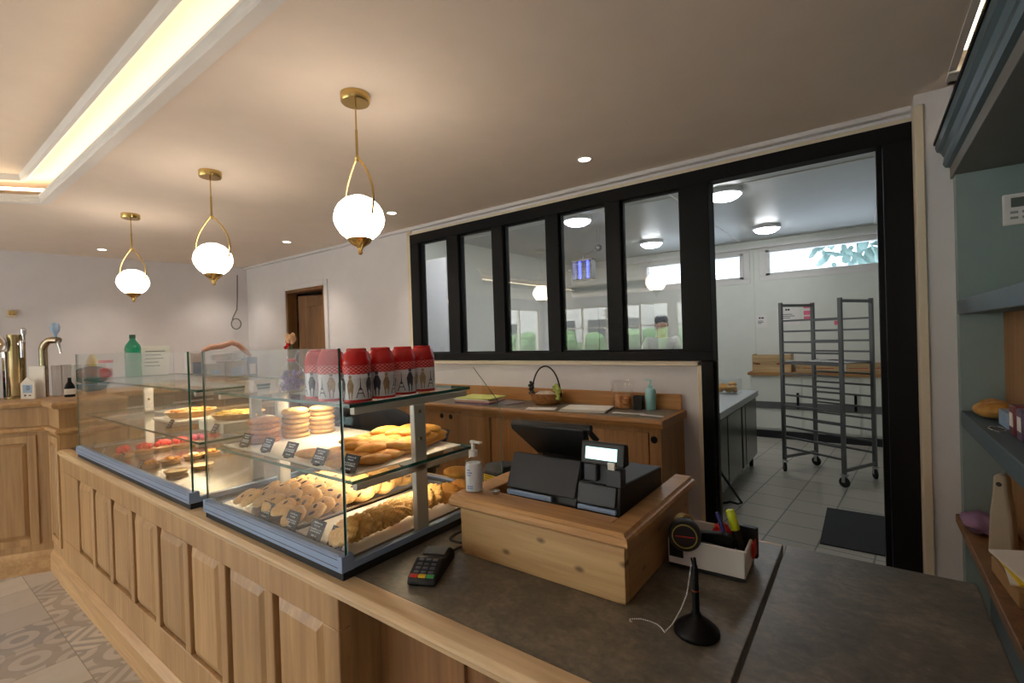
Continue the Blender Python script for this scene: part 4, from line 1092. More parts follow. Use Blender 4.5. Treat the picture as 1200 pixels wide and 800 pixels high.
o.location = (-1.165, 2.90, CH + .002); o.rotation_euler = (0, 0, R(50)); tag(o, 'square black pot between the bag of biscuits and the turquoise bottle', 'pot')
T = thing('soap_bottle', 'turquoise pump bottle on the back cabinet', 'bottle', (-1.095, 2.92, CH + .002))
MB().lathe([(0, 0), (.030, 0), (.033, .004), (.033, .115), (.028, .13), (.013, .138), (.013, .144)], n=24).build('body', M['teal'], T, local=True)
MB().lathe([(.015, .143), (.015, .156), (.005, .158), (.005, .182), (.010, .183), (.010, .190), (0, .191)], n=16).box(-.034, .006, -.005, .005, .184, .190).build('pump', M['teal'], T, local=True, bevel=.001)
for lab, x, y, rz, L in (('white plastic spoon in front of the black pot', -1.15, 2.70, 10, .09), ('white folded napkin strip at the right end of the back cabinet', -1.0, 2.68, -8, .07)):
    o = MB().at((x, y, CH + .002), (0, 0, R(rz))).ell((-L * .8, 0, .005), L * .35, .018, .005, 12, 6).box(-L * .6, L, -.010, .010, .002, .007).build('spoon' if 'spoon' in lab else 'napkin', M['white'], None, (x, y, CH + .002), bevel=.002); tag(o, lab, 'spoon' if 'spoon' in lab else 'napkin')

# ================================================================== KITCHEN
T = thing('tray_rack', 'tall steel bakery tray rack on castors in the kitchen', 'rack', (-.34, 6.02, 0))
C = {'l': (-.744, 5.962), 'f1': (-.196, 5.63), 'f2': (.049, 6.097), 'b': (-.481, 6.394)}
H = 1.85
for k_, (x, y) in C.items():
    MB().at((x, y, 0), (0, 0, R(-31))).box(-.018, .018, -.014, .014, .13, H).build('upright', M['darksteel'], T, bevel=.002)
    cw = MB().at((x, y, 0), (0, 0, R(20 + 40 * (k_ in ('f1', 'b')))))
    cw.box(-.028, .028, -.028, .028, .118, .13).box(-.020, -.016, -.016, .016, .05, .12).box(.016, .020, -.016, .016, .05, .12)
    c_ = cw.build('castor', M['steel'], T)
    w = MB().at((x, y, .05), (0, R(90), R(20 + 40 * (k_ in ('f1', 'b'))))).lathe([(0, -.012), (.046, -.012), (.05, -.008), (.05, .008), (.046, .012), (0, .012)], n=20); w.build('wheel', M['rubber'], c_)
for a, c in (('l', 'b'), ('f1', 'f2')):
    for z in (H - .03, .16):
        MB().bar((*C[a], z), (*C[c], z), .022, .03).build('end_bar', M['darksteel'], T)
for a, c in (('l', 'f1'), ('b', 'f2')):
    for i in range(13):
        z = .27 + i * .115
        p, q = Vector((*C[a], z)), Vector((*C[c], z))
        MB().bar(p, q, .022, .019).build('tray_rail', M['darksteel'], T)
# baking sheet lying on one level of the rack
cx = sum(c[0] for c in C.values()) / 4; cy = sum(c[1] for c in C.values()) / 4
ang = math.atan2(C['f1'][1] - C['l'][1], C['f1'][0] - C['l'][0])
zt = .27 + 8 * .115 + .006
T = thing('baking_sheet', 'baking sheet with white paper resting on the tray rack', 'baking sheet', (cx, cy, zt), ang)
MB().box(-.29, .29, -.245, .245, 0, .006).box(-.29, .29, -.245, -.238, .006, .018).box(-.29, .29, .238, .245, .006, .018).build('tray', M['darksteel'], T, local=True)
b = MB()
for i in range(9): b.at((U(-.24, .24), U(-.2, .2), .008 + i * .0015), (R(U(-3, 3)), R(U(-3, 3)), U(0, 3))).box(-.09, .09, -.06, .06, 0, .003)
b.build('paper_liner', M['paper'], T, local=True)
# refrigerated counter on the left
T = thing('refrigerated_counter', 'long stainless counter with dark doors on the kitchen left side', 'refrigerated counter', (-1.4, 4.9, 0))
MB().box(-1.75, -1.045, 3.45, 6.08, .12, .80).build('carcass', paint('dark_stainless', hx(84, 84, 78), .3, .4, var=.08), T, bevel=.004)
for y0, y1 in ((3.5, 4.02), (4.06, 4.62), (4.66, 5.22), (5.30, 5.42), (5.46, 6.05)):
    MB().box(-1.045, -1.028, y0, y1, .15, .78).build('door', paint('door_stainless', hx(92, 92, 84), .25, .4, var=.08), T, bevel=.003)
MB().box(-1.76, -1.01, 3.44, 6.10, .80, .865).build('worktop', paint('pale_worktop', hx(178, 182, 182), .3, var=.04), T, bevel=.006)
for x in (-1.70, -1.09):
    for y in (3.5, 6.02): MB().lathe([(.022, 0), (.022, .12)], (x, y, 0), 12).build('leg', M['rubber'], T)
# things on it
T = thing('plastic_tub', 'pale plastic tub of golden rolls at the far end of the stainless counter', 'tub', (-1.30, 5.72, .865))
b = MB(); b.prism([(-.17, -.12), (.17, -.12), (.17, .12), (-.17, .12)], 'z', 0, .006)
for q in (( -.17, .17, -.12, -.114), (-.17, .17, .114, .12), (-.17, -.164, -.12, .12), (.164, .17, -.12, .12)): b.box(*q, 0, .16)
b.build('tub', M['bottle_clear'], T, local=True, bevel=.002)
b = MB()
for i in range(14): b.ell((U(-.13, .13), U(-.08, .08), U(.03, .10)), .045, .032, .028, 10, 7)
b.build('rolls', M['bread'], T, local=True)
for lab, x, y, h, r, m in (('dark-lidded jar on the stainless counter', -1.40, 5.0, .16, .05, 'shade_wood'), ('grey canister beside the dark-lidded jar on the stainless counter', -1.30, 4.75, .12, .045, 'darksteel')):
    T = thing('storage_jar', lab, 'jar', (x, y, .865))
    MB().lathe([(0, 0), (r, 0), (r, h * .8), (r * .9, h * .82)], n=20).build('body', M[m], T, local=True)
    MB().lathe([(r * 1.03, h * .8), (r * 1.03, h), (0, h)], n=20).build('lid', M['blackmatt'], T, local=True)
T = thing('white_appliance', 'white box appliance on the near end of the stainless counter', 'appliance', (-1.55, 4.55, .865))
MB().box(-.15, .15, -.16, .16, .01, .24).build('housing', M['white'], T, local=True, bevel=.01)
MB().box(.150, .153, -.10, .10, .06, .18).build('front_panel', M['darksteel'], T, local=True)
o = MB().tube([(-1.02, 4.05, .62), (-.99, 4.2, .38), (-.93, 4.38, .18), (-.90, 4.5, .06), (-.95, 4.6, .012), (-1.02, 4.62, .012), (-1.06, 4.55, .012)], .010, 8).build('hanging_cable', M['rubber'], None, (-1.02, 4.05, 0)); tag(o, 'thick black cord hanging from the stainless counter to the tiled floor', 'cord')
o = MB().box(-.30, .55, 4.06, 4.90, 0, .010).build('floor_mat', None or M['rubber'], None, (.1, 4.5, 0), bevel=.003); tag(o, 'dark ribbed rubber mat on the kitchen floor inside the doorway', 'mat')
b = MB()
# rear bench with cupboards
T = thing('rear_bench', 'long white bench with brown top along the kitchen rear wall', 'bench', (.0, 7.95, .1))
MB().box(-1.39, 1.45, 7.78, KY - .012, .10, .90).build('carcass', M['kwall'], T, bevel=.003)
MB().box(-1.42, 1.48, 7.74, KY - .012, .90, .94).build('worktop', M['cabx'], T, bevel=.004)
for a, c in ((-1.36, -.74), (-.70, -.08), (-.04, .58)):
    d = MB().box(a, c, 7.765, 7.78, .13, .87).build('door', M['kwall'], T, bevel=.003)
    MB().box(c - .06, c - .03, 7.74, 7.765, .44, .66).build('handle', M['black'], d, bevel=.003)
MB().box(-1.39, 1.45, 7.755, 7.766, .42, .52).build('grey_rail', M['darksteel'], T)
def crate(label, x0, x1, h, m='crate'):
    T = thing('wooden_crate', label, 'crate', ((x0 + x1) / 2, 7.95, .94))
    w = (x1 - x0) / 2
    for z in (.005, h * .52):
        MB().box(-w, w, -.16, -.15, z, z + h * .42).build('slat', M[m], T, local=True, bevel=.002)
        MB().box(-w, w, .15, .16, z, z + h * .42).build('slat', M[m], T, local=True, bevel=.002)
    MB().box(-w, w, -.15, .15, 0, .008).build('bottom_board', M[m], T, local=True)
    for sx in (-1, 1): MB().box(sx * w - (.012 if sx > 0 else 0), sx * w + (0 if sx > 0 else .012), -.15, .15, .008, h).build('end_board', M[m], T, local=True)
    b = MB()
    for i in range(16): b.ell((U(-w + .05, w - .05), U(-.11, .11), .03 + U(0, h * .35)), .034, .03, .028, 8, 6)
    b.build('produce', M['redmatt'], T, local=True)
crate('pale wooden crate with red produce at the left end of the rear bench', -1.36, -.86, .26)
crate('low wooden crate in the middle of the rear bench', -.80, -.30, .14)
crate('wooden crate with red packs on the right part of the rear bench', -.22, .26, .14)
T = thing('carton', 'tan cardboard carton at the right end of the rear bench, beside the door post', 'carton', (.44, 7.95, .94))
MB().box(-.13, .13, -.14, .14, 0, .18).build('box_body', paint('cardboard', hx(176, 144, 96), .8), T, local=True, bevel=.003)
MB().box(-.13, .13, -.03, .03, .18, .1815).build('tape_strip', M['tape'], T, local=True)
# notices on the rear wall
def notice(label, x, z, w, h, lines):
    T = thing('notice', label, 'notice', (x, KY - .001, z))
    MB().box(-w / 2, w / 2, -.004, -.001, 0, h).build('sheet', M['paper'], T, local=True)
    b = MB()
    for (a, c, z0, z1) in lines: b.box(a * w, c * w, -.0055, -.004, z0 * h, z1 * h)
    b.build('lettering', M['blackmatt'], T, local=True, smooth=0)
notice('small white notice with black marks on the kitchen wall, left of the tray rack', -1.285, 1.60, .16, .19, [(-.22, -.06, .70, .82), (.0, .2, .70, .82), (-.3, .1, .5, .54), (-.3, .2, .4, .44), (-.3, 0, .3, .34)])
notice('larger white sheet on the kitchen wall, behind the tray rack', -.93, 1.62, .30, .26, [(-.10, -.02, .84, .93), (.0, .09, .84, .93), (-.35, .2, .6, .63), (-.35, .3, .5, .53), (-.35, .1, .4, .43)])
for i, (x, z) in enumerate(((-.68, 1.86), (-.68, 1.76), (-.68, 1.68), (-.31, 1.60))):
    o = MB().box(-.045, .045, -.003, -.001, 0, .06).build('sticky_note', paint('pink_note', hx(236, 110, 140), .7), None, (0, 0, 0)); o.location = (x, KY - .001, z)
    tag(o, ['topmost pink sticky note on the kitchen wall behind the rack', 'middle pink sticky note of the column of three', 'lowest pink sticky note of the column of three', 'lone pink sticky note right of the column of three'][i], 'sticky note')
# dome lamps; the last two are unseen, added to brighten the left side
dome = thing('dome_lamp', '', 'ceiling lamp', (0, 0, KZ))
MB().lathe([(.17, 0), (.17, -.035), (.155, -.045), (.15, -.04), (0, -.03)], n=32).build('rim', M['white'], dome, local=True)
MB().lathe([(.152, -.036), (.140, -.062), (.10, -.085), (.05, -.096), (0, -.098)], n=32).build('diffuser', M['dome'], dome, local=True)
for i, (x, y, lab) in enumerate(((-1.09, 5.06, 'round kitchen ceiling lamp at the left edge of the doorway opening'), (-1.03, 7.15, 'smaller-looking round kitchen lamp deeper in, seen through the doorway'), (-2.68, 4.97, 'round kitchen lamp seen through the fourth window pane'), (-2.55, 7.02, 'round kitchen lamp seen through the pane next to the doorway'), (-3.75, 3.75, 'added round lamp hidden above the first panes, brightening the kitchen behind them'), (-4.2, 3.5, 'round kitchen lamp in the corner behind the first pane'))):
    o = dome if i == 0 else dup(dome, (0, 0, 0)); o.location = (x, y, KZ); tag(o, lab, 'ceiling lamp', 'kitchen dome lamps')
# insect killer on an arm
T = thing('insect_killer', 'blue-glowing insect killer hanging behind the fourth window pane', 'insect killer', (-3.0, 5.7, 2.30))
b = MB()
for q in ((-.15, -.14, -.05, .05, 0, .27), (.14, .15, -.05, .05, 0, .27), (-.15, .15, -.05, .05, 0, .02), (-.15, .15, -.05, .05, .25, .27)): b.box(*q)
b.build('housing', M['darksteel'], T, local=True)
MB().tube([(-.06, 0, .02), (-.06, 0, .25)], .016, 12).tube([(.06, 0, .02), (.06, 0, .25)], .016, 12).build('violet_tube', M['uv'], T, local=True)
g = MB()
for i in range(9): g.box(-.135 + i * .033, -.132 + i * .033, -.052, -.048, .02, .25)
for z in (.09, .17): g.box(-.14, .14, -.052, -.048, z, z + .003)
g.build('guard_grille', M['darksteel'], T, local=True)
MB().tube([(.0, 0, .27), (.0, 0, .33), (.12, 0, .36), (.2, 0, .38)], .010, 8).ell((.22, 0, .40), .05, .05, .045).tube([(.22, 0, .42), (.22, 0, KZ - 2.30)], .012, 8).build('hanging_arm', M['darksteel'], T, local=True)
# pale tall cupboard deep in the kitchen, seen through the panes
T = thing('tall_cupboard', 'tall pale grey double-door cupboard seen through the fourth pane', 'cupboard', (-3.7, 7.8, 0))
MB().box(-.75, .75, -.25, .35, .05, 2.05).build('carcass', M['steel'], T, local=True, bevel=.005)
for a, c in ((-.73, -.01), (.01, .73)):
    d = MB().box(a, c, -.275, -.25, .08, 2.02).build('door', M['aluw'], T, local=True, bevel=.004)
    MB().box(-.06 if a < 0 else .03, -.03 if a < 0 else .06, -.32, -.275, .9, 1.3).build('handle', M['black'], d, local=True, bevel=.004)
MB().box(-.74, .74, -.24, .34, 0, .05).build('plinth', M['rubber'], T, local=True)
# tree outside the kitchen window
T = thing('pine_tree', 'grey-green pine crown outside the right kitchen window', 'tree', (.6, 12.2, -.3))
MB().tube([(0, 0, 0), (.05, 0, 2.5), (0, .05, 5.0)], [.2, .16, .08], 10).build('trunk', M['shade_wood'], T, local=True)
b = MB()
for _ in range(420):
    a, q = U(0, 6.28), U(.1, 1.0) ** .6; x, y, z = 1.7 * q * math.cos(a), 1.2 * q * math.sin(a), U(3.15, 5.2)
    b.at((x, y, z), (U(0, 3), U(0, 3), U(0, 3))).ell((0, 0, 0), U(.10, .24), U(.05, .12), U(.02, .05), 6, 4)
b.build('foliage', M['leaf'], T, local=True)

# ================================================================== BAR ON THE LEFT
P1 = (-4.73, .757); D = (-.52, -.853)
P2 = (P1[0] + 2.2 * D[0], P1[1] + 2.2 * D[1])
T = thing('bar_counter', 'tall oak bar with panelled front turning off the far end of the service counter', 'bar', (-4.9, .9, 0))
bp = [(-4.42, 1.13), (-4.42, .757), P1, P2]
BT = 1.222
MB().sweep([(0, .0), (0, BT - .04), (-.30, BT - .04), (-.30, 0)], bp).build('carcass', M['oak'], T, smooth=20)
MB().sweep([(.022, 0), (.022, .12), (.012, .136), (0, .152), (-.02, .152), (-.02, 0)], [(-4.42, .757), (-4.73, .757), P2]).build('plinth', M['plinth'], T, smooth=20)
MB().sweep([(.0, BT - .045), (.030, BT - .040), (.040, BT - .024), (.042, BT - .012), (.034, BT), (-.48, BT), (-.48, BT - .04)], bp).build('bar_top', M['plinth'], T, smooth=30)
MB().sweep([(0, 1.0), (.018, 1.006), (.028, 1.020), (.020, 1.034), (0, 1.042), (-.01, 1.042), (-.01, 1.0)], bp).build('rail_moulding', M['plinth'], T, smooth=30)
# narrow return panel and the broad front panel
def fpanel(a, b_, z0, z1, name='raised_panel'):
    a, b_ = Vector(a), Vector(b_); d = (b_ - a).normalized(); n = Vector((-d.y, d.x)); L = (b_ - a).length
    def pt(s_, o, z): q = a + d * s_ + n * o; return (q.x, q.y, z)
    m = MB()
    g = .028
    vs = [pt(0, .001, z0), pt(L, .001, z0), pt(L, .001, z1), pt(0, .001, z1), pt(.0, -.006, z0), pt(L, -.006, z0), pt(L, -.006, z1), pt(0, -.006, z1)]
    m.add([pt(.0, -.004, z0), pt(L, -.004, z0), pt(L, -.004, z1), pt(0, -.004, z1), pt(g, .014, z0 + g), pt(L - g, .014, z0 + g), pt(L - g, .014, z1 - g), pt(g, .014, z1 - g)], [(0, 1, 5, 4), (1, 2, 6, 5), (2, 3, 7, 6), (3, 0, 4, 7), (4, 5, 6, 7), (3, 2, 1, 0)])
    m.build(name, M['oak'], T, smooth=0)
    fr_ = MB(); w = .05
    for s0, s1, q0, q1 in ((-w, 0, z0 - w, z1 + w), (L, L + w, z0 - w, z1 + w), (0, L, z0 - w, z0), (0, L, z1, z1 + w)):
        c = [pt(s0, -.002, q0), pt(s1, -.002, q0), pt(s1, -.002, q1), pt(s0, -.002, q1), pt(s0, .011, q0), pt(s1, .011, q0), pt(s1, .011, q1), pt(s0, .011, q1)]
        fr_.add(c, [(0, 1, 2, 3), (4, 5, 6, 7), (0, 1, 5, 4), (1, 2, 6, 5), (2, 3, 7, 6), (3, 0, 4, 7)])
    fr_.build('panel_frame', M['oak'], T, bevel=.003, smooth=0)
fpanel((-4.49, .757), (-4.655, .757), .27, .93)
q = lambda s_: (P1[0] + D[0] * s_, P1[1] + D[1] * s_)
fpanel(q(.12), q(.85), .25, .93)
fpanel(q(1.02), q(1.75), .25, .93)
# low panelled screen continuing behind the far case
T2 = thing('low_partition', 'low oak panelled screen behind the far glass case, topped by a moulded rail', 'screen', (-4.45, 1.6, 0))
MB().box(-4.50, -4.42, 1.14, 2.3, 0, 1.0).build('board', M['oak'], T2, bevel=.002)
MB().box(-4.53, -4.39, 1.14, 2.3, 1.0, 1.042).build('top_rail', M['oaky'], T2, bevel=.008)
for y in (1.20, 1.45, 1.72, 2.0):
    MB().box(-4.421, -4.405, y, y + .2, .25, .93).build('raised_panel', M['oak'], T2, bevel=.01)
# back bar along the end wall
T3 = thing('back_bar', 'grey-fronted back bar with wooden top edge along the end wall', 'back bar', (-6.3, 2.1, 0))
MB().box(-6.57, -6.02, 1.2, YW - .03, .0, 1.10).build('carcass', paint('grey_front', hx(128, 120, 112), .4, .3), T3, bevel=.003)
MB().box(-6.58, -5.98, 1.18, YW - .03, 1.10, 1.15).build('worktop', M['oaky'], T3, bevel=.006)
for y in (1.25, 1.85, 2.45):
    d = MB().box(-6.02, -6.0, y, y + .55, .12, 1.06).build('door', paint('grey_door', hx(140, 132, 124), .35, .4), T3, bevel=.004)
    MB().box(-6.0, -5.975, y + .08, y + .47, .97, .99).build('handle', M['aluw'], d)
# cartons on the back bar
def carton(label, x, y, z, a, b_, h, m, rz=0):
    T = thing('carton', label, 'carton', (x, y, z), R(rz))
    MB().box(-a, a, -b_, b_, 0, h).build('box_body', M[m] if isinstance(m, str) else m, T, local=True, bevel=.004)
    MB().box(a, a + .001, -b_ * .6, b_ * .6, h * .25, h * .7).build('printed_face', M['sky_blue'] if m != 'sky_blue' else M['white'], T, local=True)
M['greycard'] = paint('grey_card', hx(168, 164, 158), .7, var=.1)
carton('tall slim white carton at the left end of the goods on the back bar', -6.2, 2.22, 1.15, .08, .07, .36, 'white')
carton('low grey-brown carton beside the tall white carton on the back bar', -6.2, 2.40, 1.15, .12, .09, .22, 'greycard')
carton('broad pale blue printed carton in the middle of the back bar', -6.22, 2.63, 1.15, .12, .12, .24, 'greycard', 4)
carton('narrow blue upright carton at the right end of the goods on the back bar', -6.2, 2.83, 1.15, .08, .06, .28, 'sky_blue')
T = thing('plastic_bag', 'clear bag of wrapped goods lying on the broad carton', 'bag', (-6.2, 2.58, 1.402))
MB().ell((0, 0, .05), .11, .19, .05, 20, 10, lambda x, y, z: 1 + .10 * math.sin(9 * x + 5 * y) * math.cos(6 * z)).build('film', M['clearfilm'], T, local=True, smooth=20)
b = MB()
for i in range(8): b.at((U(-.04, .04), -.13 + i * .036, .045), (U(-.3, .3), U(-.3, .3), U(0, 3))).box(-.04, .04, -.03, .03, -.03, .03)
b.build('wrapped_goods', M['white'], T, local=True, bevel=.004)
o = MB().tube([(-6.18, 2.30, 1.53), (-6.17, 2.38, 1.565), (-6.16, 2.5, 1.575), (-6.17, 2.62, 1.615), (-6.18, 2.70, 1.585), (-6.17, 2.79, 1.49), (-6.15, 2.83, 1.44)], [.02, .032, .035, .032, .034, .028, .015], 12).build('rolled_cloth', M['pink_cloth'], None, (-6.18, 2.55, 1.51), smooth=60)
tag(o, 'pinkish rolled cloth draped in an arch over the cartons on the back bar', 'cloth')
# things on the bar top
T = thing('beer_tower', 'brass-toned beer tap tower with two round badges on the bar', 'beer tap', (-5.19, .668, BT), R(31))
MB().lathe([(0, 0), (.075, 0), (.075, .012), (.056, .022), (.050, .03), (.050, .44), (.052, .45), (.050, .485), (0, .487)], n=28).build('column', paint('aged_brass', hx(150, 132, 96), .25, .95), T, local=True)
MB().box(-.105, -.075, -.02, .02, 0, .36).build('side_tube', M['chrome'], T, local=True, bevel=.004)
for x in (-.055, -.165):
    bd = MB().at((x, -.066, .415), (R(90), 0, 0)).lathe([(0, 0), (.060, 0), (.062, .008), (.052, .014), (.050, .010), (0, .010)], n=26).build('badge', M['chrome'], T, local=True)
    MB().at((x, -.066, .415), (R(90), 0, 0)).lathe([(0, .010), (.049, .010), (.049, .013), (0, .014)], n=26).build('badge_face', M['shade_wood'], bd, local=True)
    MB().box(x - .035, x + .035, -.0825, -.0798, .410, .420).build('badge_mark', M['brass'], bd, local=True)
MB().tube([(-.19, -.03, .415), (.05, 0, .415)], .026, 12).build('cross_pipe', M['chrome'], T, local=True)
for x in (-.21, .065):
    t_ = MB().tube([(x, -.0, .43), (x + .02, -.03, .43), (x + .025, -.035, .37), (x + .027, -.038, .31)], [.014, .012, .009, .008], 10).build('tap', M['chrome'], T, local=True)
    MB().at((x, 0, .44)).lathe([(.008, 0), (.009, .03), (.018, .06), (.016, .085), (.006, .095), (0, .096)], n=14).build('tap_handle', M['chrome'], t_, local=True)
T = thing('swan_tap', 'single curved tap with a blue-grey handle right of the tap tower', 'beer tap', (-5.10, .80, BT), R(31))
MB().tube([(0, 0, 0), (0, 0, .30)] + [(.075 - .075 * math.cos(t), 0, .36 + .075 * math.sin(t)) for t in [math.pi * i / 16 for i in range(0, 9)]] + [(.12, 0, .435), (.135, 0, .43)], .026, 14).build('pipe', paint('warm_chrome', hx(170, 156, 132), .18, 1.0), T, local=True)
MB().tube([(.125, 0, .43), (.14, 0, .38), (.15, 0, .33)], [.012, .009, .008], 10).build('spout', M['chrome'], T, local=True)
MB().at((.11, 0, .45)).lathe([(.010, 0), (.012, .03), (.026, .055), (.030, .085), (.022, .115), (0, .12)], n=16).build('tap_handle', M['sky_blue'], T, local=True)
T = thing('house_shaped_card', 'small white house-shaped card standing on the bar before the curved tap', 'card', (-5.03, .70, BT), R(28))
MB().prism([(-.062, .0), (.062, .0), (.062, .115), (0, .165), (-.062, .115)], 'y', -.004, .004).build('card', M['paper'], T, local=True)
b = MB(); b.box(-.042, .042, -.0052, -.004, .045, .105)
b.build('pale_print', M['sky_blue'], T, local=True, smooth=0)
b = MB()
for z, w in ((.092, .02), (.080, .028), (.068, .022)): b.box(-.01, w, -.006, -.0052, z, z + .005)
b.box(-.03, -.015, -.006, -.004, .02, .032).box(.012, .03, -.006, -.004, .022, .03)
b.build('lettering', M['ink_dark'], T, local=True, smooth=0)
o = MB().at((-5.06, .755, BT), (0, 0, R(30))).box(-.065, .065, -.004, .004, .0, .24).build('menu_card', M['paper'], None, (-5.06, .755, BT), bevel=.001); tag(o, 'plain white card behind the house-shaped card, against the curved tap', 'card')
T = thing('wine_bottle', 'small black bottle with white label tilted on the bar end', 'bottle', (-4.86, .90, BT))
MB().at((0, 0, 0), (0, R(0), 0)).lathe([(0, 0), (.030, 0), (.032, .006), (.032, .07), (.026, .09), (.012, .115), (.011, .145), (0, .147)], n=20).build('body', M['black'], T, local=True)
MB().lathe([(.0325, .02), (.0327, .022), (.0327, .06), (.0325, .062)], n=20).build('label', M['paper'], T, local=True)
gl = thing('drinking_glass', '', 'glass', (0, 0, BT))
MB().lathe([(0, .004), (.006, 0), (.028, 0), (.030, .006), (.034, .240), (.0325, .240), (.028, .012), (0, .010)], n=20).build('tumbler', M['gold_glass'], gl, local=True)
labs = ['clear tall glass just right of the curved tap', 'clear tall glass behind the black bottle', 'second clear tall glass right of the black bottle', 'third clear tall glass right of the black bottle', 'rearmost clear glass beside the far case end', 'clear glass in the row behind the house-shaped card']
for i, (x, y) in enumerate(((-5.02, .86), (-4.93, .955), (-4.86, 1.02), (-4.78, 1.07), (-4.72, 1.0), (-5.12, .93))):
    o = gl if i == 0 else dup(gl, (0, 0, 0)); o.location = (x, y, BT); tag(o, labs[i], 'glass', 'glasses on the bar'); 
for i, (m, z, r, lab) in enumerate((('sky_blue', 0, .115, 'blue bowl at the bottom of the bowl pile by the tap tower'), ('teal', .064, .12, 'dark teal bowl in the middle of the pile by the tap tower'), ('redmatt', .128, .13, 'dark red bowl on top of the pile by the tap tower'))):
    mm = {'sky_blue': paint('blue_glaze', hx(60, 140, 190), .2), 'teal': paint('teal_glaze', hx(40, 90, 90), .2), 'redmatt': paint('wine_glaze', hx(110, 24, 40), .15)}[m]
    o = MB().lathe([(0, 0), (r * .5, 0), (r * .85, .025), (r, .06), (r * .96, .062), (r * .8, .03), (0, .012)] if i < 2 else [(0, 0), (r, 0), (r * .98, .03), (r * .7, .065), (r * .3, .082), (0, .085)], n=28).build('bowl', mm, None, (0, 0, 0))
    o.location = (-5.345, .41, BT + z); tag(o, lab, 'bowl')
o = MB().lathe([(0, 0), (.03, 0), (.034, .02), (.03, .06), (.012, .085), (.012, .10), (0, .10)], n=18).build('yellow_bottle', M['yellow'], None, (0, 0, 0)); o.location = (-5.34, .41, BT + .214); tag(o, 'small yellow bottle standing on the bowl pile', 'bottle')
# wall fittings
T = thing('light_switch', 'small cream wall switch plate on the end wall', 'switch', (-6.955, .87, 1.97), R(96))
MB().box(-.04, .04, -.012, .0, -.04, .04).build('plate', M['cream'], T, local=True, bevel=.003)
MB().box(-.022, .022, -.016, -.012, -.015, .025).build('rocker', M['brass'], T, local=True, bevel=.002)
pts = [(-6.60, 2.90, 2.5), (-6.60, 2.89, 2.2), (-6.60, 2.88, 2.05), (-6.595, 2.82, 1.93)] + [(-6.59, 2.86 + .06 * math.cos(t), 1.86 + .07 * math.sin(t)) for t in [2.4 + i * .5 for i in range(14)]]
o = MB().tube(pts, .007, 6).build('loose_cable', M['darksteel'], None, (-6.6, 2.9, 1.8)); tag(o, 'thin grey cable hanging in a coil in the room corner', 'cable')

# ================================================================== GREY-BLUE SHELVING UNIT ON THE RIGHT
T = thing('shelving_unit', 'grey-blue shelving unit with cornice and wooden back on the right', 'shelving', (.7, 1.3, 0))
ye, yn = 2.80, -.30
MB().box(.325, XR - .01, ye, 2.872, 0, 2.24).build('end_panel', M['greyblue'], T, bevel=.002)
MB().box(.46, .475, yn, ye, .72, 1.60).build('back_panel', M['unitwood'], T)
MB().box(.40, .475, yn, ye, 0, .70).build('base_panel', M['greyblued'], T)
MB().box(.88, .90, yn, ye, 1.66, 2.20).build('upper_back', M['greyblue'], T)
MB().box(.320, .88, yn, ye, 1.600, 1.660).build('upper_shelf', M['greyblued'], T, bevel=.003)
MB().box(.322, .46, yn, ye, 1.120, 1.185).build('middle_shelf', M['greyblued'], T, bevel=.003)
MB().box(.297, .46, yn, ye, .70, .735).build('lower_shelf', M['shade_wood'], T, bevel=.003)
MB().box(.315, .90, yn, 2.872, 2.20, 2.25).build('frieze', M['soffit'], T, bevel=.002)
corn = [(.318, 2.25), (.300, 2.255), (.292, 2.27), (.296, 2.30), (.286, 2.32), (.272, 2.33), (.268, 2.345), (.268, 2.36), (.90, 2.36), (.90, 2.25)]
MB().prism(corn, 'y', yn, 2.872).build('cornice', M['greyblued'], T, smooth=25)
MB().box(.262, .90, yn, 2.872, 2.360, 2.372).build('cornice_cap', M['black'], T)
# thermostat remote on the end panel
T = thing('wall_controller', 'white wall controller with small dark screen on the grey-blue panel', 'controller', (.528, ye - .001, 1.955))
MB().box(-.065, .065, -.018, -.0, 0, .125).build('housing', M['white'], T, local=True, bevel=.004)
MB().box(-.042, .045, -.020, -.018, .070, .108).build('screen', paint('grey_lcd', hx(92, 104, 104), .25), T, local=True)
b = MB()
for r_ in range(2):
    for c_ in range(3): b.box(-.045 + c_ * .034, -.022 + c_ * .034, -.0205, -.018, .022 + r_ * .022, .032 + r_ * .022)
b.build('buttons', paint('grey_buttons', hx(150, 156, 160), .4), T, local=True, bevel=.001)
# goods on the shelves
T = thing('bread_loaf', 'round golden loaf at the far end of the middle shelf', 'bread', (.392, 2.60, 1.186))
MB().ell((0, 0, .033), .060, .075, .036, 24, 12, lambda x, y, z: 1 - .12 * max(0, -z)).build('loaf', M['bread'], T, local=True, smooth=60)
b = MB()
for k in (-1, 0, 1): b.tube([(-.035, k * .03 - .01, .064), (0, k * .03, .070), (.035, k * .03 + .01, .064)], [.003, .007, .003], 8)
b.build('score_cuts', M['crust'], T, local=True)
o = MB().box(-.03, .03, -.07, .07, 0, .055).box(-.0305, -.03, -.05, .05, .015, .04).build('small_box', M['sky_blue'], None, (0, 0, 0), bevel=.003); o.location = (.420, 2.42, 1.186); tag(o, 'pale blue box beside the loaf on the middle shelf', 'box')
for i, (y, m, lab) in enumerate(((2.24, 'winered', 'dark red packet next to the pale blue box on the middle shelf'), (2.14, 'plumcard', 'mauve packet next to the dark red packet on the middle shelf'), (2.02, 'winered', 'dark red packet nearest the front of the middle shelf'))):
    T = thing('packet', lab, 'packet', (.415, y, 1.186))
    MB().box(-.035, .035, -.035, .035, 0, .10).build('body', M[m], T, local=True, bevel=.006)
    MB().box(-.036, -.035, -.022, .022, .03, .075).build('label', M['paper'], T, local=True)
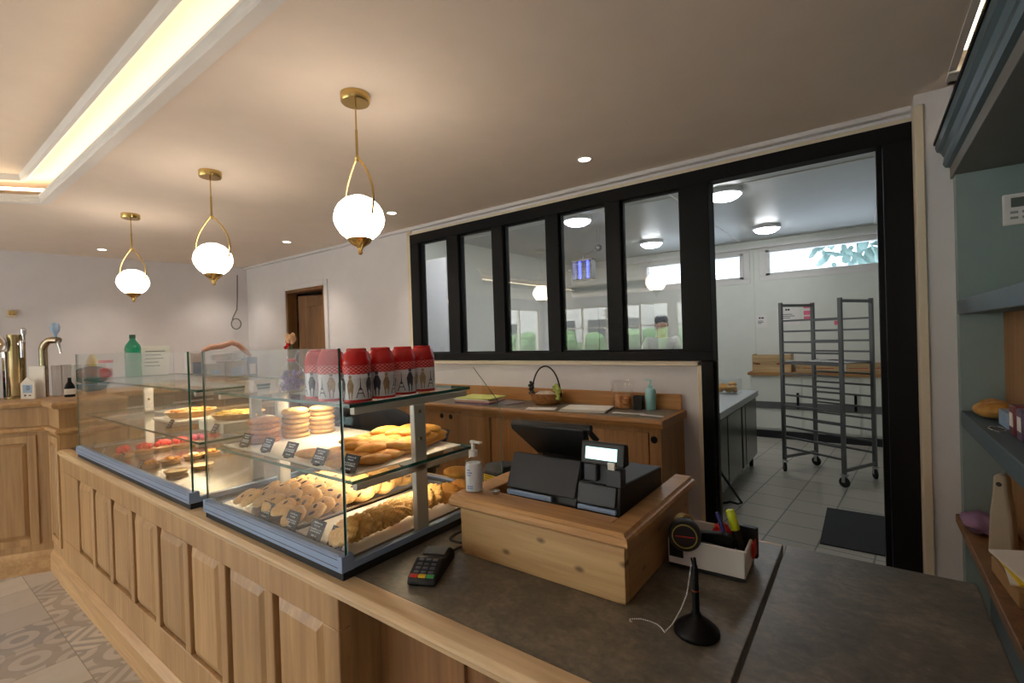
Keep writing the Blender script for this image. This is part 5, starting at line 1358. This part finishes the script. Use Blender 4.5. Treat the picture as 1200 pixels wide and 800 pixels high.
o = MB().tube([(.36 + .02 * math.cos(t), 2.33 + .05 * math.sin(t), 1.189) for t in [i * math.pi / 10 for i in range(20)]], .003, 6, True).build('wire_loop', M['chrome'], None, (.36, 2.33, 1.186)); tag(o, 'silver wire loop lying at the front of the middle shelf', 'wire')
T = thing('spray_bottle', 'tall cream tapering bottle with a hole near its top on the lower shelf', 'bottle', (.374, 2.36, .736), R(-30))
b = MB()
pr = [(-.033, 0), (.033, 0), (.036, .012), (.029, .15), (.020, .225), (.017, .28), (.010, .292), (-.010, .292), (-.017, .28), (-.020, .225), (-.029, .15), (-.036, .012)]
b.prism(pr, 'y', -.022, .022); b.build('body', paint('cream_plastic', hx(176, 166, 148), .4), T, local=True, bevel=.008)
MB().at((0, -.0225, .258), (R(90), 0, 0)).lathe([(0, 0), (.008, 0), (.008, .001), (0, .001)], n=14).build('hole', M['blackmatt'], T, local=True)
o = MB().at((.355, 2.60, .742)).ell((0, 0, .03), .065, .10, .032, 26, 12, lambda x, y, z: 1 + .16 * math.sin(7 * x + 3 * y) * math.cos(5 * y - 4 * z)).build('folded_cloth', M['purple'], None, (.355, 2.60, .742), smooth=50); tag(o, 'mauve crumpled cloth at the far end of the lower shelf', 'cloth')
T = thing('paper_tray', 'open box of papers and booklets at the front of the lower shelf', 'box', (.383, 2.08, .737), R(4))
MB().box(-.055, .055, -.13, .13, 0, .05).build('box_body', paint('kraft_box', hx(170, 134, 90), .8), T, local=True, bevel=.003)
for i, m in enumerate(('paper', 'yellow', 'paper')):
    MB().at((0, 0, .051 + i * .010), (R(3 * i), R(-4), R(10 * i - 8))).box(-.05, .05, -.10, .10, 0, .007).build('booklet', M[m], T, local=True, bevel=.001)

# ================================================================== LAMPS
def pendant(label, x, y, rz):
    T = thing('pendant_lamp', label, 'pendant lamp', (x, y, CZ), R(rz), 'brass globe pendants over the counter')
    MB().lathe([(0, 0), (.060, 0), (.060, -.030), (.056, -.036), (0, -.036)], n=32).build('ceiling_rose', M['brass'], T, local=True)
    MB().tube([(0, 0, -.034), (0, 0, -.150)], .0035, 8).tube([(0, 0, -.148), (0, 0, -.262)], .0055, 10).lathe([(.009, -.262), (.012, -.268), (.008, -.280), (0, -.281)], n=14).build('stem', M['brass'], T, local=True)
    # teardrop hoop around the globe
    hoop = []
    for i in range(30):
        t = i / 29.0
        hoop.append((.112 * math.sin(math.pi * t ** .92) + .006, 0, -.268 - .392 * t))
    hoop += [(-p[0], 0, p[2]) for p in reversed(hoop)]
    MB().tube(hoop, .0048, 10, True).build('hoop', M['brass'], T, local=True)
    MB().lathe([(0, -.622), (.02, -.6205), (.052, -.609), (.079, -.585), (.097, -.556), (.104, -.530), (.104, -.522), (.097, -.491), (.082, -.465), (.058, -.443), (.030, -.4305), (0, -.428)], n=36).build('globe', M['globe'], T, local=True, smooth=80)
    MB().lathe([(.050, -.606), (.051, -.611), (.040, -.628), (.022, -.640), (.009, -.648), (.008, -.660), (.010, -.668), (.006, -.676), (0, -.677)], n=24).build('finial_cup', M['brass'], T, local=True)
    return T
pendant('brass globe pendant over the near case, largest of the three globes', -1.714, 1.252, -7)
pendant('brass globe pendant over the far case, middle of the three globes', -3.121, 1.238, 26)
pendant('brass globe pendant over the bar end, smallest-looking of the three globes', -4.541, 1.229, 27)
dl = thing('downlight', '', 'downlight', (0, 0, CZ))
MB().lathe([(.036, .0), (.046, -.0), (.047, -.004), (.036, -.006), (.034, -.002)], n=28).build('rim', M['white'], dl, local=True)
MB().lathe([(0, -.001), (.035, -.001), (.035, -.003), (0, -.0035)], n=24).build('lens', M['spot'], dl, local=True)
spots = [(-1.319, 2.559, 'recessed ceiling spotlight before the fourth window pane'), (-3.072, 2.557, 'recessed ceiling spotlight right of the biggest globe pendant'), (-4.692, 2.549, 'recessed ceiling spotlight before the brown inner door'), (-6.30, 1.455, 'recessed ceiling spotlight left of the smallest globe pendant'), (-6.25, 2.55, 'recessed ceiling spotlight in the far room corner')]
for i, (x, y, lab) in enumerate(spots):
    o = dl if i == 0 else dup(dl, (0, 0, 0)); o.location = (x, y, CZ - .0005); tag(o, lab, 'downlight', 'recessed spotlights')
    L = bpy.data.lights.new('spot_beam', 'SPOT'); L.energy = 16 if y > 2.5 and x > -5 else 8; L.color = (1, .86, .70); L.spot_size = R(105); L.spot_blend = .8; L.shadow_soft_size = .035
    lo = bpy.data.objects.new('spot_beam', L); COL.objects.link(lo); lo.parent = o; lo.location = (0, 0, -.012)
for x in (-1.6, -2.6, -3.6):                      # lamps of the cases, under the top shelves
    pass

# ================================================================== PEOPLE
def body(name, pts, edges, radii, m, parent, root=0, sub=2):
    me = bpy.data.meshes.new(name); me.from_pydata(pts, edges, [])
    o = bpy.data.objects.new(name, me); COL.objects.link(o)
    s = o.modifiers.new('skin', 'SKIN'); s.use_smooth_shade = True; s.branch_smoothing = .6
    for i, v in enumerate(me.skin_vertices[0].data):
        r = radii[i]; v.radius = r if isinstance(r, tuple) else (r, r); v.use_root = (i == root)
    o.modifiers.new('sub', 'SUBSURF').levels = sub; o.modifiers['sub'].render_levels = sub
    me.materials.append(m)
    if parent: o.parent = parent
    return o
def figure(label, loc, rz, J, shirt, trouser, hair_fn, face=True, short_sleeve=False):
    """J: joints in local metres (x right of the person, y forward, z up)"""
    T = thing('person', label, 'person', loc, rz)
    names = ['pelvis', 'waist', 'chest', 'neck', 'head0', 'head1', 'head2',
             'shL', 'elL', 'wrL', 'haL', 'shR', 'elR', 'wrR', 'haR',
             'hipL', 'knL', 'anL', 'toL', 'hipR', 'knR', 'anR', 'toR']
    rad = {'pelvis': (.13, .10), 'waist': (.125, .095), 'chest': (.14, .10), 'neck': .052, 'head0': .066, 'head1': (.074, .088), 'head2': (.066, .074),
           'sh': .050, 'el': .042, 'wr': .028, 'ha': (.036, .02), 'hip': .085, 'kn': .058, 'an': .040, 'to': .036}
    ix = {n: i for i, n in enumerate(names)}
    pts = [J[n] for n in names]
    rr = [rad.get(n, rad.get(n[:-1])) for n in names]
    ed = [('pelvis', 'waist'), ('waist', 'chest'), ('chest', 'neck'), ('neck', 'head0'), ('head0', 'head1'), ('head1', 'head2'), ('chest', 'shL'), ('shL', 'elL'), ('elL', 'wrL'), ('wrL', 'haL'), ('chest', 'shR'), ('shR', 'elR'), ('elR', 'wrR'), ('wrR', 'haR'),
          ('pelvis', 'hipL'), ('hipL', 'knL'), ('knL', 'anL'), ('anL', 'toL'), ('pelvis', 'hipR'), ('hipR', 'knR'), ('knR', 'anR'), ('anR', 'toR')]
    body('body', pts, [(ix[a], ix[b]) for a, b in ed], rr, M['skin'], T)
    # fingers
    for sd in 'LR':
        w, h = Vector(J['wr' + sd]), Vector(J['ha' + sd]); d = (h - w).normalized(); side = d.cross(Vector((0, 1, 0)))
        if side.length < .1: side = d.cross(Vector((1, 0, 0)))
        side.normalize(); n = d.cross(side)
        for k in range(5):
            f = MB(); o0 = h + side * (-.027 + .018 * k) if k < 4 else w + d * .03 + side * -.03
            L = (.070, .078, .074, .058, .055)[k]; dd = d if k < 4 else (d * .7 - side * .7).normalized()
            f.tube([o0, o0 + dd * L * .5 + n * .006, o0 + dd * L * .8 + n * .02, o0 + dd * L + n * .032], [.0095, .009, .008, .0055], 8)
            f.build('finger', M['skin'], T, local=True, smooth=80)
    # shirt: torso and sleeves a little larger than the body
    sl = 'el'
    tp = ['pelvis', 'waist', 'chest', 'neck', 'shL', 'shR']
    P_ = [Vector(J['pelvis']), Vector(J['waist']), Vector(J['chest']), Vector(J['chest']).lerp(Vector(J['neck']), .7), Vector(J['shL']), Vector(J['shL']).lerp(Vector(J['elL']), .72 if short_sleeve else 1.0), Vector(J['shR']), Vector(J['shR']).lerp(Vector(J['elR']), .72 if short_sleeve else 1.0)]
    body('shirt', P_, [(0, 1), (1, 2), (2, 3), (2, 4), (4, 5), (2, 6), (6, 7)], [(.155, .122), (.150, .116), (.168, .122), .070, .094, .074, .094, .074], shirt, T)
    P_ = [Vector(J['pelvis']), Vector(J['hipL']), Vector(J['knL']), Vector(J['anL']).lerp(Vector(J['knL']), .1), Vector(J['hipR']), Vector(J['knR']), Vector(J['anR']).lerp(Vector(J['knR']), .1)]
    body('trousers', P_, [(0, 1), (1, 2), (2, 3), (0, 4), (4, 5), (5, 6)], [(.150, .118), .104, .078, .062, .104, .078, .062], trouser, T)
    for sd in 'LR':
        a, t_ = Vector(J['an' + sd]), Vector(J['to' + sd])
        s_ = MB(); s_.ell(tuple((a + t_) / 2 + Vector((0, .02, -.035))), .05, .13, .045, 16, 8); s_.build('shoe', M['rubber'], T, local=True, smooth=60)
    # head details
    h = Vector(J['head1']); up = (Vector(J['head2']) - Vector(J['head0'])).normalized()
    fwd = Vector(J.get('look', (0, 1, 0))); fwd = (fwd - up * fwd.dot(up)).normalized(); rt = fwd.cross(up)
    def hp(r_, f_, u_): return tuple(h + rt * r_ + fwd * f_ + up * u_)
    fc = MB(); fc.ell(hp(0, .098, -.01), .012, .014, .02, 10, 8)
    for q in (-1, 1): fc.ell(hp(q * .078, -.005, -.005), .010, .018, .028, 10, 8)
    fc.build('nose_and_ears', M['skin'], T, local=True, smooth=80)
    ey = MB()
    for q in (-1, 1): ey.ell(hp(q * .030, .086, .022), .010, .006, .006, 10, 6).ell(hp(q * .030, .088, .042), .018, .006, .004, 10, 6)
    ey.build('eyes', M['hair'], T, local=True)
    MB().ell(hp(0, .090, -.052), .024, .007, .006, 12, 6).build('mouth', paint('lips', hx(176, 100, 96), .5), T, local=True)
    hair_fn(hp, T)
    return T
def short_hair(hp, T):
    MB().ell(hp(0, -.018, .050), .086, .094, .078, 20, 12).build('hair', M['hair'], T, local=True, smooth=80)
def long_hair(hp, T):
    b = MB().ell(hp(0, -.02, .035), .094, .104, .098, 20, 12)
    for k in range(-3, 4):
        a = hp(k * .026, -.07, .06); c = hp(k * .034, -.085, -.06); e = hp(k * .030, -.05, -.20)
        b.tube([a, c, e], [.045, .05, .018], 10)
    b.build('hair', M['hair'], T, local=True, smooth=80)
stand = dict(pelvis=(0, 0, .93), waist=(0, .0, 1.08), chest=(0, .0, 1.30), neck=(0, .01, 1.45), head0=(0, .025, 1.50), head1=(0, .03, 1.585), head2=(0, .02, 1.655),
             shL=(-.165, 0, 1.39), elL=(-.22, .06, 1.12), wrL=(-.15, .24, 1.06), haL=(-.12, .31, 1.06), shR=(.165, 0, 1.39), elR=(.22, .06, 1.12), wrR=(.15, .24, 1.06), haR=(.12, .31, 1.06),
             hipL=(-.09, 0, .88), knL=(-.10, .02, .48), anL=(-.10, 0, .09), toL=(-.11, .14, .05), hipR=(.09, 0, .88), knR=(.10, .02, .48), anR=(.10, 0, .09), toR=(.11, .14, .05), look=(0, 1, -.25))
figure('person in a white T-shirt seen through the pane next to the kitchen doorway', (-2.22, 6.40, 0), R(205), stand, M['shirt_white'], M['trouser'], short_hair, True, True).scale = (1.06, 1.06, 1.06)
# bending forward behind the near case: torso nearly level, head low, reaching down
bend = dict(pelvis=(0, -.02, .92), waist=(0, .12, 1.00), chest=(0, .33, 1.045), neck=(0, .46, 1.035), head0=(0, .53, 1.02), head1=(0, .62, .99), head2=(0, .69, .965),
            shL=(-.16, .40, 1.0), elL=(-.19, .50, .74), wrL=(-.15, .66, .60), haL=(-.13, .73, .55), shR=(.16, .40, 1.0), elR=(.19, .50, .74), wrR=(.15, .66, .60), haR=(.13, .73, .55),
            hipL=(-.09, -.03, .88), knL=(-.10, .06, .48), anL=(-.10, -.04, .09), toL=(-.11, .10, .05), hipR=(.09, -.03, .88), knR=(.10, .06, .48), anR=(.10, -.04, .09), toR=(.11, .10, .05), look=(.25, .2, -1))
figure('person in black bending down behind the near glass case, dark hair towards the bar', (-2.27, 1.98, .03), R(90), bend, M['shirt_black'], M['shirt_black'], long_hair)

# ================================================================== LIGHT AND CAMERA
W = bpy.data.worlds.new('overcast'); SC.world = W; W.use_nodes = True
nt = W.node_tree; nt.nodes.clear()
out = nt.nodes.new('ShaderNodeOutputWorld'); bg = nt.nodes.new('ShaderNodeBackground')
sky = nt.nodes.new('ShaderNodeTexSky'); sky.sky_type = 'HOSEK_WILKIE'; sky.turbidity = 9; sky.ground_albedo = .4; sky.sun_direction = (-.3, -.4, .85)
mx = nt.nodes.new('ShaderNodeMix'); mx.data_type = 'RGBA'; mx.inputs[0].default_value = .8
nt.links.new(sky.outputs[0], mx.inputs[6]); mx.inputs[7].default_value = (.86, .93, 1.0, 1)
nt.links.new(mx.outputs[2], bg.inputs[0]); bg.inputs[1].default_value = 29.0
nt.links.new(bg.outputs[0], out.inputs[0])
def portal(x, y, z, sx, sy, rot):
    L = bpy.data.lights.new('window_portal', 'AREA'); L.shape = 'RECTANGLE'; L.size = sx; L.size_y = sy; L.cycles.is_portal = True
    o = bpy.data.objects.new('window_portal', L); COL.objects.link(o); o.location = (x, y, z); o.rotation_euler = rot
portal(-3.9, YF - .2, 1.35, 6.4, 2.0, (R(90), 0, 0))
portal(XL - .2, -3.4, 1.35, 2.0, 3.2, (0, R(-90), 0))
portal(-1.3, KY + .2, 2.57, 3.9, .45, (R(-90), 0, 0))

cam = bpy.data.cameras.new('camera'); co = bpy.data.objects.new('camera', cam); COL.objects.link(co)
cam.sensor_width = 36; cam.sensor_fit = 'HORIZONTAL'; cam.lens = 558.85 / 1200 * 36; cam.clip_start = .02; cam.clip_end = 100
yaw, pit, rol = R(36.569), R(-.4166), R(-1.844)
f = Vector((-math.sin(yaw) * math.cos(pit), math.cos(yaw) * math.cos(pit), math.sin(pit)))
r = Vector((math.cos(yaw), math.sin(yaw), 0)); u = r.cross(f)
r2 = math.cos(rol) * r + math.sin(rol) * u; u2 = -math.sin(rol) * r + math.cos(rol) * u
m = Matrix((r2, u2, -f)).transposed().to_4x4(); m.translation = (0, 0, 1.56)
co.matrix_world = m
SC.camera = co
SC.view_settings.view_transform = 'Standard'; SC.view_settings.look = 'None'; SC.view_settings.gamma = 1; SC.view_settings.use_curve_mapping = False
SC.view_settings.exposure = 0.0
SC.cycles.transparent_max_bounces = 40; SC.cycles.max_bounces = 10; SC.cycles.diffuse_bounces = 5; SC.cycles.glossy_bounces = 5
SC.cycles.sample_clamp_indirect = 6.0; SC.cycles.caustics_reflective = False; SC.cycles.caustics_refractive = False
